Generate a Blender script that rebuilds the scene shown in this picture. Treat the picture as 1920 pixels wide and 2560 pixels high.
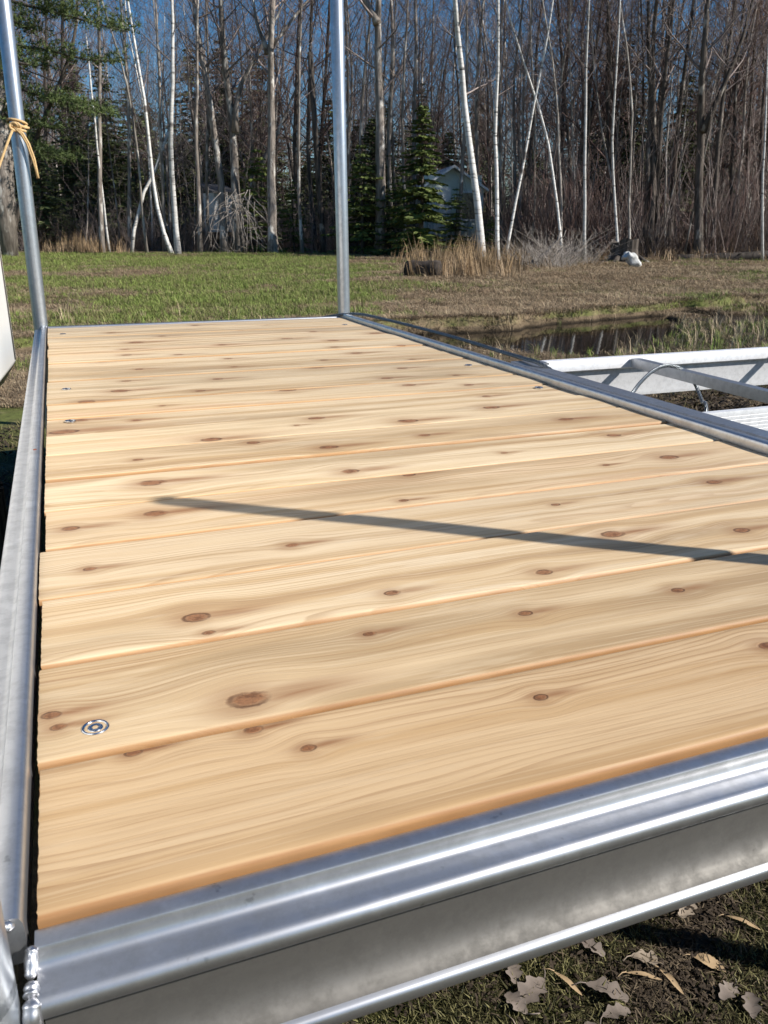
import bpy, math, random
import numpy as np
from mathutils import Vector, Matrix

for o in list(bpy.data.objects):
    bpy.data.objects.remove(o)
SC = bpy.context.scene
COL = SC.collection
rnd = random.Random(7)
NR = np.random.RandomState(11)

# ------------------------------------------------------------------ camera
FPX = 2066.5                                   # focal length in pixels of a 1920 x 2560 frame
CAM = np.array([0.0482, -0.3792, 0.3457])
RT = np.array([0.93434405, -0.3563624, 0.00265201])
UP = np.array([0.11448561, 0.30719963, 0.94473353])
FW = np.array([0.3374822, 0.88240253, -0.32782851])
FH = np.array([FW[0], FW[1], 0]) / math.hypot(FW[0], FW[1])
cam = bpy.data.cameras.new('camera')
cam.sensor_fit = 'HORIZONTAL'; cam.sensor_width = 36.0
cam.lens = FPX * 36.0 / 1920.0
cam.clip_start = 0.02; cam.clip_end = 3000
cam.dof.use_dof = True; cam.dof.focus_distance = 1.1
cam.dof.aperture_fstop = (cam.lens / 1000.0) / 0.0009
camo = bpy.data.objects.new('camera', cam); COL.objects.link(camo)
camo.matrix_world = Matrix(((RT[0], UP[0], -FW[0], CAM[0]), (RT[1], UP[1], -FW[1], CAM[1]),
                            (RT[2], UP[2], -FW[2], CAM[2]), (0, 0, 0, 1)))
SC.camera = camo

# ------------------------------------------------------------------ sky, sun, exposure
SUN_EL = math.radians(35.0)
SUN_H = np.array([0.798, -0.603])              # horizontal direction towards the sun
world = bpy.data.worlds.new('World'); SC.world = world; world.use_nodes = True
wn = world.node_tree.nodes; wl = world.node_tree.links
bgn = wn['Background']
sky = wn.new('ShaderNodeTexSky'); sky.sky_type = 'NISHITA'; sky.sun_disc = False
sky.sun_elevation = SUN_EL; sky.sun_rotation = math.atan2(SUN_H[0], SUN_H[1])
sky.altitude = 300; sky.air_density = 1.0; sky.dust_density = 0.0; sky.ozone_density = 4.0
hs = wn.new('ShaderNodeHueSaturation'); hs.inputs['Saturation'].default_value = 1.30; hs.inputs['Value'].default_value = 1.0
wl.new(sky.outputs[0], hs.inputs['Color']); wl.new(hs.outputs[0], bgn.inputs[0]); bgn.inputs[1].default_value = 0.068
sl = bpy.data.lights.new('sun', 'SUN'); sl.energy = 5.0; sl.angle = math.radians(0.53)
sl.color = (1.0, 0.955, 0.885)
so = bpy.data.objects.new('sun', sl); COL.objects.link(so)
sd = Vector((SUN_H[0] * math.cos(SUN_EL), SUN_H[1] * math.cos(SUN_EL), math.sin(SUN_EL)))
so.rotation_euler = sd.to_track_quat('Z', 'Y').to_euler(); so.location = (6, -4, 8)
vs = SC.view_settings
vs.view_transform = 'Standard'; vs.look = 'None'; vs.exposure = 0.46; vs.gamma = 1.0; vs.use_curve_mapping = False

# ------------------------------------------------------------------ helpers
GZ = -0.55
def ray(px, py):
    return FW + RT * (px - 960) / FPX - UP * (py - 1280) / FPX
def on_z(px, py, z=GZ):
    d = ray(px, py); return CAM + d * ((z - CAM[2]) / d[2])
def at_depth(px, py, D):
    d = ray(px, py); return CAM + d * (D / (d @ FH))
def on_y(px, py, Y):
    d = ray(px, py); return CAM + d*((Y-CAM[1])/d[1])
def ground_at(px, D):
    p = at_depth(px, 600, D); return np.array([p[0], p[1], gz(p[0], p[1])])

class MB:
    def __init__(s): s.v = []; s.f = []; s.n = 0
    def add(s, verts, faces):
        verts = np.asarray(verts, float); s.v.append(verts)
        k = s.n; s.f.extend([tuple(i + k for i in f) for f in faces]); s.n += len(verts)
    def box(s, x0, x1, y0, y1, z0, z1):
        s.add([(x0,y0,z0),(x1,y0,z0),(x1,y1,z0),(x0,y1,z0),(x0,y0,z1),(x1,y0,z1),(x1,y1,z1),(x0,y1,z1)],
              [(3,2,1,0),(4,5,6,7),(0,1,5,4),(1,2,6,5),(2,3,7,6),(3,0,4,7)])
    def tube(s, pts, rad, k=6, cap=True):
        pts = np.asarray(pts, float); n = len(pts); rad = np.broadcast_to(np.asarray(rad, float), (n,))
        t = np.gradient(pts, axis=0); t /= (np.linalg.norm(t, axis=1)[:, None] + 1e-9)
        ref = np.array([0.3, 1.0, 0.05]) if abs(t[0][1]) < 0.8 else np.array([1.0, 0.2, 0.1])
        a = np.cross(t, ref); a /= (np.linalg.norm(a, axis=1)[:, None] + 1e-9)
        b = np.cross(t, a)
        th = np.arange(k) * 2 * math.pi / k
        c, si = np.cos(th), np.sin(th)
        V = pts[:, None, :] + rad[:, None, None] * (a[:, None, :] * c[None, :, None] + b[:, None, :] * si[None, :, None])
        F = []
        for i in range(n - 1):
            for j in range(k):
                j2 = (j + 1) % k
                F.append((i*k+j, (i+1)*k+j, (i+1)*k+j2, i*k+j2))
        if cap and k > 3:
            F.append(tuple(range(k))); F.append(tuple((n-1)*k + j for j in range(k-1, -1, -1)))
        s.add(V.reshape(-1, 3), F)
    def mesh(s, name, mat=None, smooth=True):
        m = bpy.data.meshes.new(name)
        V = np.concatenate(s.v) if s.v else np.zeros((0, 3))
        m.from_pydata(V.tolist(), [], s.f)
        if smooth: m.polygons.foreach_set('use_smooth', [True] * len(m.polygons))
        if mat: m.materials.append(mat)
        m.update(); return m
    def build(s, name, mat, parent=None, smooth=True):
        return obj(name, s.mesh(name, mat, smooth), parent)

def obj(name, mesh, parent=None):
    o = bpy.data.objects.new(name, mesh); COL.objects.link(o)
    if parent: o.parent = parent
    return o
def tag(o, label=None, cat=None, group=None, kind=None):
    if label: o['label'] = label
    if cat: o['category'] = cat
    if group: o['group'] = group
    if kind: o['kind'] = kind
    return o
def thing(name, label, cat, loc=(0, 0, 0), group=None):
    o = bpy.data.objects.new(name, None); COL.objects.link(o); o.location = loc
    o.empty_display_size = 0.1
    return tag(o, label, cat, group)
def shade_auto(o, ang=35):
    """mark sharp edges by angle"""
    me = o.data
    me.set_sharp_from_angle(angle=math.radians(ang))

# value noise for terrain
_g = NR.rand(64, 64)
def vnoise(x, y):
    x = np.asarray(x, float); y = np.asarray(y, float)
    xi = np.floor(x).astype(int); yi = np.floor(y).astype(int); fx = x - xi; fy = y - yi
    fx = fx*fx*(3-2*fx); fy = fy*fy*(3-2*fy)
    g = lambda i, j: _g[i % 64, j % 64]
    return (g(xi,yi)*(1-fx)+g(xi+1,yi)*fx)*(1-fy)+(g(xi,yi+1)*(1-fx)+g(xi+1,yi+1)*fx)*fy
# ditch: far bank / near bank along x
DX  = np.array([-30., -4., -0.3, 2.0, 3.0, 3.6, 4.3, 5.6, 6.5, 7.4, 8.5, 14., 40.])
DYF = np.array([6.0, 6.6, 6.9, 6.9, 6.95, 7.05, 7.15, 7.6, 7.75, 7.95, 8.1, 9.5, 14.])
DYN = np.array([5.2, 5.9, 6.2, 6.2, 6.05, 5.55, 5.45, 6.3, 7.35, 7.65, 7.75, 9.2, 13.7])
WZ = -0.645
def gz(x, y):
    x = np.asarray(x, float); y = np.asarray(y, float)
    z = GZ + 0.05*(vnoise(x*0.6+9, y*0.6+3)-0.5)*np.clip((y-3.0)/3, 0, 1) + 0.02*(vnoise(x*2.3, y*2.3)-0.5)*np.clip((y-3)/2, 0.15, 1)
    z = z + np.clip((y-9)/25., 0, 3)*0.10*(vnoise(x*0.12+5, y*0.12)-0.2)
    f = np.interp(x, DX, DYF) + 0.28*(vnoise(x*1.7, 3.3)-0.5) + 0.12*(vnoise(x*6, 8.1)-0.5)
    n = np.interp(x, DX, DYN) + 0.35*(vnoise(x*1.3+7, 1.3)-0.5) + 0.12*(vnoise(x*6+3, 5.1)-0.5)
    ins = np.minimum((y-n)/0.45, (f-y)/0.12)
    z = z - 0.17*np.clip(ins+0.25, 0, 1) + 0.03*np.exp(-((y-f-0.15)/0.25)**2)
    z = z - 0.085*np.clip((x-0.8)/1.2, 0, 1)*np.clip((y-3.2)/1.6, 0, 1)*np.clip((f-0.35-y)/0.25, 0, 1)
    return z
def gzf(x, y): return float(gz(x, y))

# ------------------------------------------------------------------ node material helpers
def newmat(name):
    m = bpy.data.materials.new(name); m.use_nodes = True
    nt = m.node_tree; b = nt.nodes['Principled BSDF']
    return m, nt, b
class NT:
    def __init__(s, nt): s.nt = nt
    def node(s, t, **kw):
        n = s.nt.nodes.new(t)
        for k, v in kw.items(): setattr(n, k, v)
        return n
    def link(s, a, b): s.nt.links.new(a, b)
    def set(s, sock, v):
        if hasattr(v, 'is_linked') or hasattr(v, 'links'): s.link(v, sock)
        else: sock.default_value = v
    def math(s, op, a, b=0.0, c=None, clamp=False):
        n = s.node('ShaderNodeMath', operation=op, use_clamp=clamp)
        s.set(n.inputs[0], a); s.set(n.inputs[1], b)
        if c is not None: s.set(n.inputs[2], c)
        return n.outputs[0]
    def mix(s, fac, a, b, blend='MIX'):
        n = s.node('ShaderNodeMix', data_type='RGBA', blend_type=blend)
        s.set(n.inputs['Factor'], fac)
        ia = [i for i in n.inputs if i.name == 'A' and i.type == 'RGBA'][0]
        ib = [i for i in n.inputs if i.name == 'B' and i.type == 'RGBA'][0]
        s.set(ia, a if not isinstance(a, tuple) else (*a, 1)[:4]); s.set(ib, b if not isinstance(b, tuple) else (*b, 1)[:4])
        return [o for o in n.outputs if o.type == 'RGBA'][0]
    def noise(s, vec, scale=1.0, detail=2.0, rough=0.5, dist=0.0):
        n = s.node('ShaderNodeTexNoise'); s.set(n.inputs['Vector'], vec)
        n.inputs['Scale'].default_value = scale; n.inputs['Detail'].default_value = detail
        n.inputs['Roughness'].default_value = rough; n.inputs['Distortion'].default_value = dist
        return n.outputs['Fac']
    def ramp(s, fac, stops, interp='LINEAR'):
        n = s.node('ShaderNodeValToRGB'); s.set(n.inputs[0], fac); cr = n.color_ramp; cr.interpolation = interp
        while len(cr.elements) < len(stops): cr.elements.new(0.5)
        for e, (p, c) in zip(cr.elements, stops):
            e.position = p; e.color = (*c, 1) if len(c) == 3 else c
        return n.outputs[0]
    def sstep(s, x, a, b):
        n = s.node('ShaderNodeMapRange', interpolation_type='SMOOTHSTEP')
        s.set(n.inputs[0], x); n.inputs[1].default_value = a; n.inputs[2].default_value = b
        return n.outputs[0]
    def vscale(s, vec, sx, sy, sz, off=(0, 0, 0)):
        n = s.node('ShaderNodeMapping'); s.set(n.inputs[0], vec)
        n.inputs['Scale'].default_value = (sx, sy, sz); n.inputs['Location'].default_value = off
        return n.outputs[0]
    def bump(s, h, strength=0.3, dist=0.001):
        n = s.node('ShaderNodeBump'); s.set(n.inputs['Height'], h)
        n.inputs['Strength'].default_value = strength; n.inputs['Distance'].default_value = dist
        return n.outputs[0]
    def coord(s, which='Object'):
        return s.node('ShaderNodeTexCoord').outputs[which]
    def sep(s, vec):
        n = s.node('ShaderNodeSeparateXYZ'); s.link(vec, n.inputs[0]); return n.outputs
    def comb(s, x, y, z=0.0):
        n = s.node('ShaderNodeCombineXYZ')
        for i, v in enumerate((x, y, z)): s.set(n.inputs[i], v)
        return n.outputs[0]

def bark_mat(name, dark, light, scale=1.0, patch=None, patchc=(0.5, 0.5, 0.47), rand=0.25):
    m, nt, b = newmat(name); N = NT(nt)
    v = N.coord('Object')
    oi = N.node('ShaderNodeObjectInfo')
    n1 = N.noise(N.vscale(v, 14*scale, 14*scale, 2.2*scale), 1.0, 4, 0.65)
    c = N.ramp(n1, [(0.3, dark), (0.7, light)])
    if patch:
        n2 = N.noise(N.vscale(v, 5*scale, 5*scale, 2.0*scale, (3, 1, 7)), 1.0, 3, 0.6)
        c = N.mix(N.sstep(n2, patch, patch+0.1), c, patchc)
    r = N.math('MULTIPLY_ADD', oi.outputs['Random'], rand*2, 1-rand)
    c = N.mix(1.0, c, N.comb(r, r, r), 'MULTIPLY')
    N.link(c, b.inputs['Base Color']); b.inputs['Roughness'].default_value = 0.9
    b.inputs['Specular IOR Level'].default_value = 0.15
    N.link(N.bump(n1, 0.6, 0.02), b.inputs['Normal'])
    return m
M = {}
M['bark'] = bark_mat('grey_bark', (0.10, 0.082, 0.068), (0.38, 0.33, 0.285), 1, 0.54, (0.56, 0.53, 0.48))
M['bark_dark'] = bark_mat('dark_bark', (0.035, 0.029, 0.024), (0.15, 0.125, 0.105), 1, 0.60, (0.32, 0.29, 0.25))
M['twig'] = bark_mat('twig_bark', (0.13, 0.105, 0.095), (0.34, 0.28, 0.255), 1, rand=0.4)
M['twig_red'] = bark_mat('budding_twig', (0.085, 0.05, 0.043), (0.21, 0.145, 0.125), 1, rand=0.4)
M['brush'] = bark_mat('brush_stems', (0.085, 0.06, 0.045), (0.26, 0.19, 0.14), 1, rand=0.45)
M['pale'] = bark_mat('pale_grey_bark', (0.16, 0.14, 0.12), (0.42, 0.38, 0.335), 1, 0.55, (0.55, 0.52, 0.47), rand=0.35)
M['dead'] = bark_mat('bleached_wood', (0.16, 0.135, 0.115), (0.42, 0.375, 0.33), 1)
def birch_mat():
    m, nt, b = newmat('birch_bark'); N = NT(nt); v = N.coord('Object')
    n1 = N.noise(N.vscale(v, 3, 3, 16), 1.0, 3, 0.6)
    n2 = N.noise(N.vscale(v, 1.2, 1.2, 2.2, (4, 4, 1)), 1.0, 2, 0.5)
    c = N.ramp(n1, [(0.33, (0.07, 0.062, 0.055)), (0.40, (0.66, 0.63, 0.58)), (0.6, (0.86, 0.84, 0.80))])
    c = N.mix(N.sstep(n2, 0.66, 0.74), c, (0.16, 0.135, 0.12))
    oi = N.node('ShaderNodeObjectInfo'); r = N.math('MULTIPLY_ADD', oi.outputs['Random'], 0.45, 0.60)
    c = N.mix(1.0, c, N.comb(r, r, r), 'MULTIPLY')
    N.link(c, b.inputs['Base Color']); b.inputs['Roughness'].default_value = 0.75
    return m
M['birch'] = birch_mat()
def needle_mat(name, c1, c2):
    m, nt, b = newmat(name); N = NT(nt); v = N.coord('Object')
    n = N.noise(v, 2.5, 3, 0.6); oi = N.node('ShaderNodeObjectInfo')
    c = N.ramp(n, [(0.3, c1), (0.7, c2)])
    r = N.math('MULTIPLY_ADD', oi.outputs['Random'], 0.5, 0.75)
    c = N.mix(1.0, c, N.comb(r, r, r), 'MULTIPLY')
    N.link(c, b.inputs['Base Color']); b.inputs['Roughness'].default_value = 0.7
    b.inputs['Specular IOR Level'].default_value = 0.2
    return m
M['needle'] = needle_mat('spruce_needles', (0.055, 0.085, 0.022), (0.18, 0.215, 0.055))
M['needle_dark'] = needle_mat('hemlock_needles', (0.038, 0.055, 0.022), (0.12, 0.14, 0.052))
M['needle_pine'] = needle_mat('pine_needles', (0.05, 0.075, 0.028), (0.15, 0.19, 0.065))
def plain(name, col, rough=0.8, var=0.3, scale=6.0, spec=0.2, metal=0.0, bump=0.0):
    m, nt, b = newmat(name); N = NT(nt); v = N.coord('Object')
    n = N.noise(v, scale, 4, 0.6)
    a = tuple(x*(1-var) for x in col); c2 = tuple(min(1, x*(1+var)) for x in col)
    oi = N.node('ShaderNodeObjectInfo')
    c = N.ramp(n, [(0.25, a), (0.75, c2)])
    r = N.math('MULTIPLY_ADD', oi.outputs['Random'], 0.5*var, 1-0.25*var)
    c = N.mix(1.0, c, N.comb(r, r, r), 'MULTIPLY')
    N.link(c, b.inputs['Base Color']); b.inputs['Roughness'].default_value = rough
    b.inputs['Specular IOR Level'].default_value = spec; b.inputs['Metallic'].default_value = metal
    if bump: N.link(N.bump(n, 0.5, bump), b.inputs['Normal'])
    return m
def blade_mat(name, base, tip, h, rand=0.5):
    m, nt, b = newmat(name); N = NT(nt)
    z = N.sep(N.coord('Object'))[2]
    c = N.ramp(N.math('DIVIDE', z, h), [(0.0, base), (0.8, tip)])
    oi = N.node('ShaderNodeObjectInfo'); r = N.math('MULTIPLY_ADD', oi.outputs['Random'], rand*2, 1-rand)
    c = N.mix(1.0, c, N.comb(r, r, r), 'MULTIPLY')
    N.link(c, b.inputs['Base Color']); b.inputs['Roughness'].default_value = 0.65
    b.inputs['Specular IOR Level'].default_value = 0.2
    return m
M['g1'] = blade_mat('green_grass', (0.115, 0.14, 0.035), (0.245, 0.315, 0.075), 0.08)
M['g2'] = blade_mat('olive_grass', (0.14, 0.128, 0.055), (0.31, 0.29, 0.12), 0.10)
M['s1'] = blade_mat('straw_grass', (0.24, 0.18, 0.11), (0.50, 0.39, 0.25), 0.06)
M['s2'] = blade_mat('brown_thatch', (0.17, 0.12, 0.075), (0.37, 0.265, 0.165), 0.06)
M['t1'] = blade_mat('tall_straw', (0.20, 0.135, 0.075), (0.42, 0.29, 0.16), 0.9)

# ------------------------------------------------------------------ ground
def ground_mat():
    m, nt, b = newmat('ground'); N = NT(nt)
    v = N.coord('Object'); s = N.sep(v)
    big = N.noise(v, 0.35, 4, 0.6); mid = N.noise(v, 2.2, 5, 0.65); fine = N.noise(v, 26, 5, 0.7); vf = N.noise(v, 190, 4, 0.7)
    soil = N.ramp(fine, [(0.28, (0.022, 0.017, 0.012)), (0.55, (0.062, 0.047, 0.032)), (0.78, (0.12, 0.09, 0.06))])
    straw = N.ramp(fine, [(0.25, (0.11, 0.08, 0.05)), (0.6, (0.27, 0.20, 0.125)), (0.85, (0.40, 0.31, 0.20))])
    green = N.ramp(fine, [(0.25, (0.07, 0.075, 0.026)), (0.6, (0.15, 0.17, 0.05)), (0.85, (0.21, 0.22, 0.08))])
    moss = N.ramp(vf, [(0.3, (0.018, 0.02, 0.007)), (0.6, (0.05, 0.055, 0.016)), (0.85, (0.085, 0.085, 0.03))])
    mixn = N.math('ADD', N.math('MULTIPLY', big, 0.7), N.math('MULTIPLY', mid, 0.45))
    field = N.mix(N.sstep(mixn, 0.50, 0.66), green, straw)
    field = N.mix(N.sstep(N.noise(v, 0.9, 4, 0.7), 0.58, 0.72), field, soil)
    near = N.mix(N.sstep(mid, 0.42, 0.6), soil, moss)
    near = N.mix(N.math('MULTIPLY', N.sstep(vf, 0.62, 0.75), 0.5), near, straw)
    c = N.mix(N.sstep(s[1], 2.6, 4.2), near, field)
    c = N.mix(N.sstep(s[1], -0.6, -1.6), c, N.mix(0.5, field, (0.22, 0.18, 0.12)))
    # wood floor: brown litter under the trees
    dist = N.math('ADD', N.math('MULTIPLY', s[0], float(FH[0])), N.math('MULTIPLY', s[1], float(FH[1])))
    c = N.mix(N.sstep(dist, 25.0, 29.0), c, N.mix(0.55, soil, straw))
    # wet bank
    c = N.mix(N.sstep(s[2], -0.572, -0.60), c, N.mix(0.5, soil, straw))
    c = N.mix(N.sstep(s[2], -0.61, -0.64), c, N.mix(0.6, soil, (0.02, 0.015, 0.01)))
    N.link(c, b.inputs['Base Color']); b.inputs['Roughness'].default_value = 0.95
    b.inputs['Specular IOR Level'].default_value = 0.1
    N.link(N.bump(N.math('ADD', N.math('MULTIPLY', fine, 1.0), N.math('MULTIPLY', vf, 0.25)), 0.8, 0.012), b.inputs['Normal'])
    return m
M['ground'] = ground_mat()
def make_ground():
    xs = np.unique(np.concatenate([np.linspace(-600, -30, 12), np.linspace(-30, -4, 40), np.linspace(-4, 12, 320), np.linspace(12, 34, 70), np.linspace(34, 600, 14)]))
    ys = np.unique(np.concatenate([np.linspace(-600, -6, 12), np.linspace(-6, 3.5, 50), np.linspace(3.5, 10, 170), np.linspace(10, 40, 110), np.linspace(40, 900, 16)]))
    X, Y = np.meshgrid(xs, ys); Z = gz(X, Y)
    far = (np.abs(X) > 60) | (Y > 60); Z = np.where(far, GZ, Z)
    V = np.stack([X, Y, Z], -1).reshape(-1, 3); nx = len(xs); F = []
    for j in range(len(ys)-1):
        o = j*nx
        F += [(o+i, o+i+1, o+nx+i+1, o+nx+i) for i in range(nx-1)]
    mb = MB(); mb.add(V, F)
    return tag(mb.build('ground', M['ground']), kind='structure')
make_ground()
def water_mat():
    m, nt, b = newmat('ditch_water'); N = NT(nt); v = N.coord('Object')
    b.inputs['Base Color'].default_value = (0.012, 0.010, 0.008, 1); b.inputs['Roughness'].default_value = 0.04
    b.inputs['IOR'].default_value = 1.33
    N.link(N.bump(N.noise(v, 9, 2, 0.5), 0.05, 0.01), b.inputs['Normal'])
    return m
mb = MB(); x = np.linspace(-20, 25, 60)
F_ = np.interp(x, DX, DYF)+0.6; N_ = np.interp(x, DX, DYN)-0.9
mb.add(np.concatenate([np.stack([x, N_, x*0+WZ], 1), np.stack([x, F_, x*0+WZ], 1)]), [(i, i+1, 61+i, 60+i) for i in range(59)])
tag(mb.build('ditch_water', water_mat()), kind='structure')

# ------------------------------------------------------------------ geometry-node scatter ("stuff")
def scatter(name, label, protos, pts, rots, scls, idx):
    """one object whose points carry instances of the prototype meshes"""
    col = bpy.data.collections.new(name+'_kinds')
    for i, me in enumerate(protos):
        po = bpy.data.objects.new('%s_kind_%02d' % (name, i), me); col.objects.link(po)
    me = bpy.data.meshes.new(name); me.from_pydata(np.asarray(pts).tolist(), [], [])
    a = me.attributes.new('rot', 'FLOAT_VECTOR', 'POINT'); a.data.foreach_set('vector', np.asarray(rots, np.float32).ravel())
    a = me.attributes.new('scl', 'FLOAT_VECTOR', 'POINT')
    sc = np.asarray(scls, np.float32)
    if sc.ndim == 1: sc = np.repeat(sc[:, None], 3, 1)
    a.data.foreach_set('vector', sc.ravel())
    a = me.attributes.new('idx', 'INT', 'POINT'); a.data.foreach_set('value', np.asarray(idx, np.int32))
    o = obj(name, me)
    g = bpy.data.node_groups.new(name, 'GeometryNodeTree')
    g.interface.new_socket('Geometry', in_out='INPUT', socket_type='NodeSocketGeometry')
    g.interface.new_socket('Geometry', in_out='OUTPUT', socket_type='NodeSocketGeometry')
    n = g.nodes; gi = n.new('NodeGroupInput'); go = n.new('NodeGroupOutput')
    ci = n.new('GeometryNodeCollectionInfo'); ci.inputs[0].default_value = col
    ci.inputs['Separate Children'].default_value = True; ci.inputs['Reset Children'].default_value = True
    ip = n.new('GeometryNodeInstanceOnPoints'); ip.inputs['Pick Instance'].default_value = True
    def attr(nm, ty):
        a = n.new('GeometryNodeInputNamedAttribute'); a.data_type = ty; a.inputs[0].default_value = nm
        return a.outputs[0]
    L = g.links
    L.new(gi.outputs[0], ip.inputs['Points']); L.new(ci.outputs[0], ip.inputs['Instance'])
    L.new(attr('idx', 'INT'), ip.inputs['Instance Index'])
    L.new(attr('rot', 'FLOAT_VECTOR'), ip.inputs['Rotation']); L.new(attr('scl', 'FLOAT_VECTOR'), ip.inputs['Scale'])
    L.new(ip.outputs[0], go.inputs[0])
    md = o.modifiers.new('scatter', 'NODES'); md.node_group = g
    cat = name.replace('_', ' ')
    return tag(o, label, cat, kind='stuff')

def clump(n, rad, h, w, mat, lean=0.5, seed=0, curl=0.4):
    r = np.random.RandomState(seed); mb = MB()
    for i in range(n):
        a = r.rand()*2*math.pi; d = rad*math.sqrt(r.rand()); p = np.array([d*math.cos(a), d*math.sin(a), -0.01])
        b = r.rand()*2*math.pi; hh = h*(0.45+0.55*r.rand()); l = lean*r.rand()*hh
        t = np.array([math.cos(b), math.sin(b), 0]); sd = np.array([-t[1], t[0], 0])*w*(0.6+0.6*r.rand())
        mid = p + t*l*0.35 + np.array([0, 0, hh*0.6]); tip = p + t*l*(1+curl) + np.array([0, 0, hh*(1-curl*0.4*r.rand())])
        mb.add([p-sd, p+sd, mid+sd*0.8, mid-sd*0.8, tip], [(0, 1, 2, 3), (3, 2, 4)])
    return mb.mesh('clump', mat)

# ------------------------------------------------------------------ dock: cedar planks
B = 0.14; NP = 20; L = NP*B; W = 1.0819
KNOTS = [(.141,.786,.016),(.132,.651,.013),(.029,.631,.009),(.046,.489,.006),(.133,.333,.011),(.139,.297,.003),(.007,.205,.006),(.012,.187,.002),(.149,.175,.0135),(.144,.136,.006),(.06,.138,.002),(.446,.589,.006),(.265,.481,.007),(.324,.319,.007),(.273,.244,.003),(.175,.101,.004),(.626,.501,.004),(.894,.51,.01),(.63,.382,.012),(.784,.339,.009),(.493,.311,.008),(.424,.231,.006),(.594,.223,.006),(.363,.101,.005),(.592,.104,.007),(.133,.915,.007),(.262,1.003,.014),(.029,1.159,.02),(.062,1.246,.012),(.076,1.415,.014),(.157,1.211,.008),(.218,1.316,.006),(.173,1.637,.009),(.378,1.591,.01),(.151,1.513,.017),(.315,1.453,.009),(.218,1.796,.009),(.212,2.168,.012),(.206,2.054,.011),(.257,2.329,.02),(.344,2.012,.011),(.462,1.898,.01),(.45,1.752,.008),(.494,2.167,.012),(.139,1.963,.013),(.324,.956,.009),(.423,.744,.012),(.499,.698,.008),(.434,.885,.013),(.614,.906,.009),(.629,1.016,.016),(.476,1.097,.013),(.426,1.053,.004),(.832,1.07,.014),(.773,1.358,.013),(.76,1.463,.012),(.498,1.396,.016),(.647,1.68,.018),(.842,2.149,.015),(.803,2.009,.012),(.7,1.782,.009),(.826,1.879,.014),(.933,1.713,.009),(.849,1.587,.011),(.902,1.311,.01),(.933,1.442,.008),(.886,1.191,.009),(.69,.757,.004),(.719,2.256,.015),(1.001,1.975,.012),(1.041,2.297,.019),(.928,.796,.011),(.915,.928,.012),(.924,.645,.013),(.804,.642,.004),(1.04,1.126,.017),
 (.35,2.45,.012),(.62,2.52,.012),(.85,2.40,.012),(.2,2.60,.012),(.5,2.72,.014),(.75,2.66,.012)]
def knot_group():
    g = bpy.data.node_groups.new('knot', 'ShaderNodeTree')
    for nm, ty in (('UV', 'NodeSocketVector'), ('Center', 'NodeSocketVector'), ('R', 'NodeSocketFloat'), ('Wob', 'NodeSocketFloat')):
        g.interface.new_socket(nm, in_out='INPUT', socket_type=ty)
    for nm in ('Core', 'Ring', 'Halo', 'Warp', 'Dist'):
        g.interface.new_socket(nm, in_out='OUTPUT', socket_type='NodeSocketFloat')
    N = NT(g); gi = N.node('NodeGroupInput'); go = N.node('NodeGroupOutput')
    sub = N.node('ShaderNodeVectorMath', operation='SUBTRACT'); N.link(gi.outputs[0], sub.inputs[0]); N.link(gi.outputs[1], sub.inputs[1])
    x, y, z = N.sep(sub.outputs[0]); R = gi.outputs[2]
    xr = N.math('DIVIDE', x, R); yr = N.math('DIVIDE', y, R)
    w = N.math('MULTIPLY', N.math('SUBTRACT', gi.outputs[3], 0.5), 0.5)
    r = N.math('SQRT', N.math('ADD', N.math('POWER', N.math('ABSOLUTE', N.math('MULTIPLY', xr, 0.82)), 2.0), N.math('POWER', N.math('ABSOLUTE', N.math('MULTIPLY', yr, 1.25)), 2.0)))
    rw = N.math('ADD', r, w)
    N.link(N.sstep(rw, 1.0, 0.45), go.inputs['Core'])
    ring = N.math('SUBTRACT', 1.0, N.sstep(N.math('ABSOLUTE', N.math('SUBTRACT', rw, 0.80)), 0.02, 0.22))
    N.link(ring, go.inputs['Ring'])
    def gauss(ax, ay, off=0.0):
        a = N.math('POWER', N.math('ABSOLUTE', N.math('DIVIDE', N.math('ADD', xr, off), ax)), 2.0)
        b_ = N.math('POWER', N.math('ABSOLUTE', N.math('DIVIDE', yr, ay)), 2.0)
        return N.math('EXPONENT', N.math('MULTIPLY', N.math('ADD', a, b_), -1.0))
    N.link(N.math('MAXIMUM', gauss(3.8, 0.8, -2.2), N.math('MULTIPLY', gauss(2.0, 1.7, 0.3), 0.8)), go.inputs['Halo'])
    N.link(N.math('MULTIPLY', N.math('MULTIPLY', y, gauss(3.6, 3.2)), -0.80), go.inputs['Warp'])
    N.link(rw, go.inputs['Dist'])
    return g
KG = knot_group()
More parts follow.
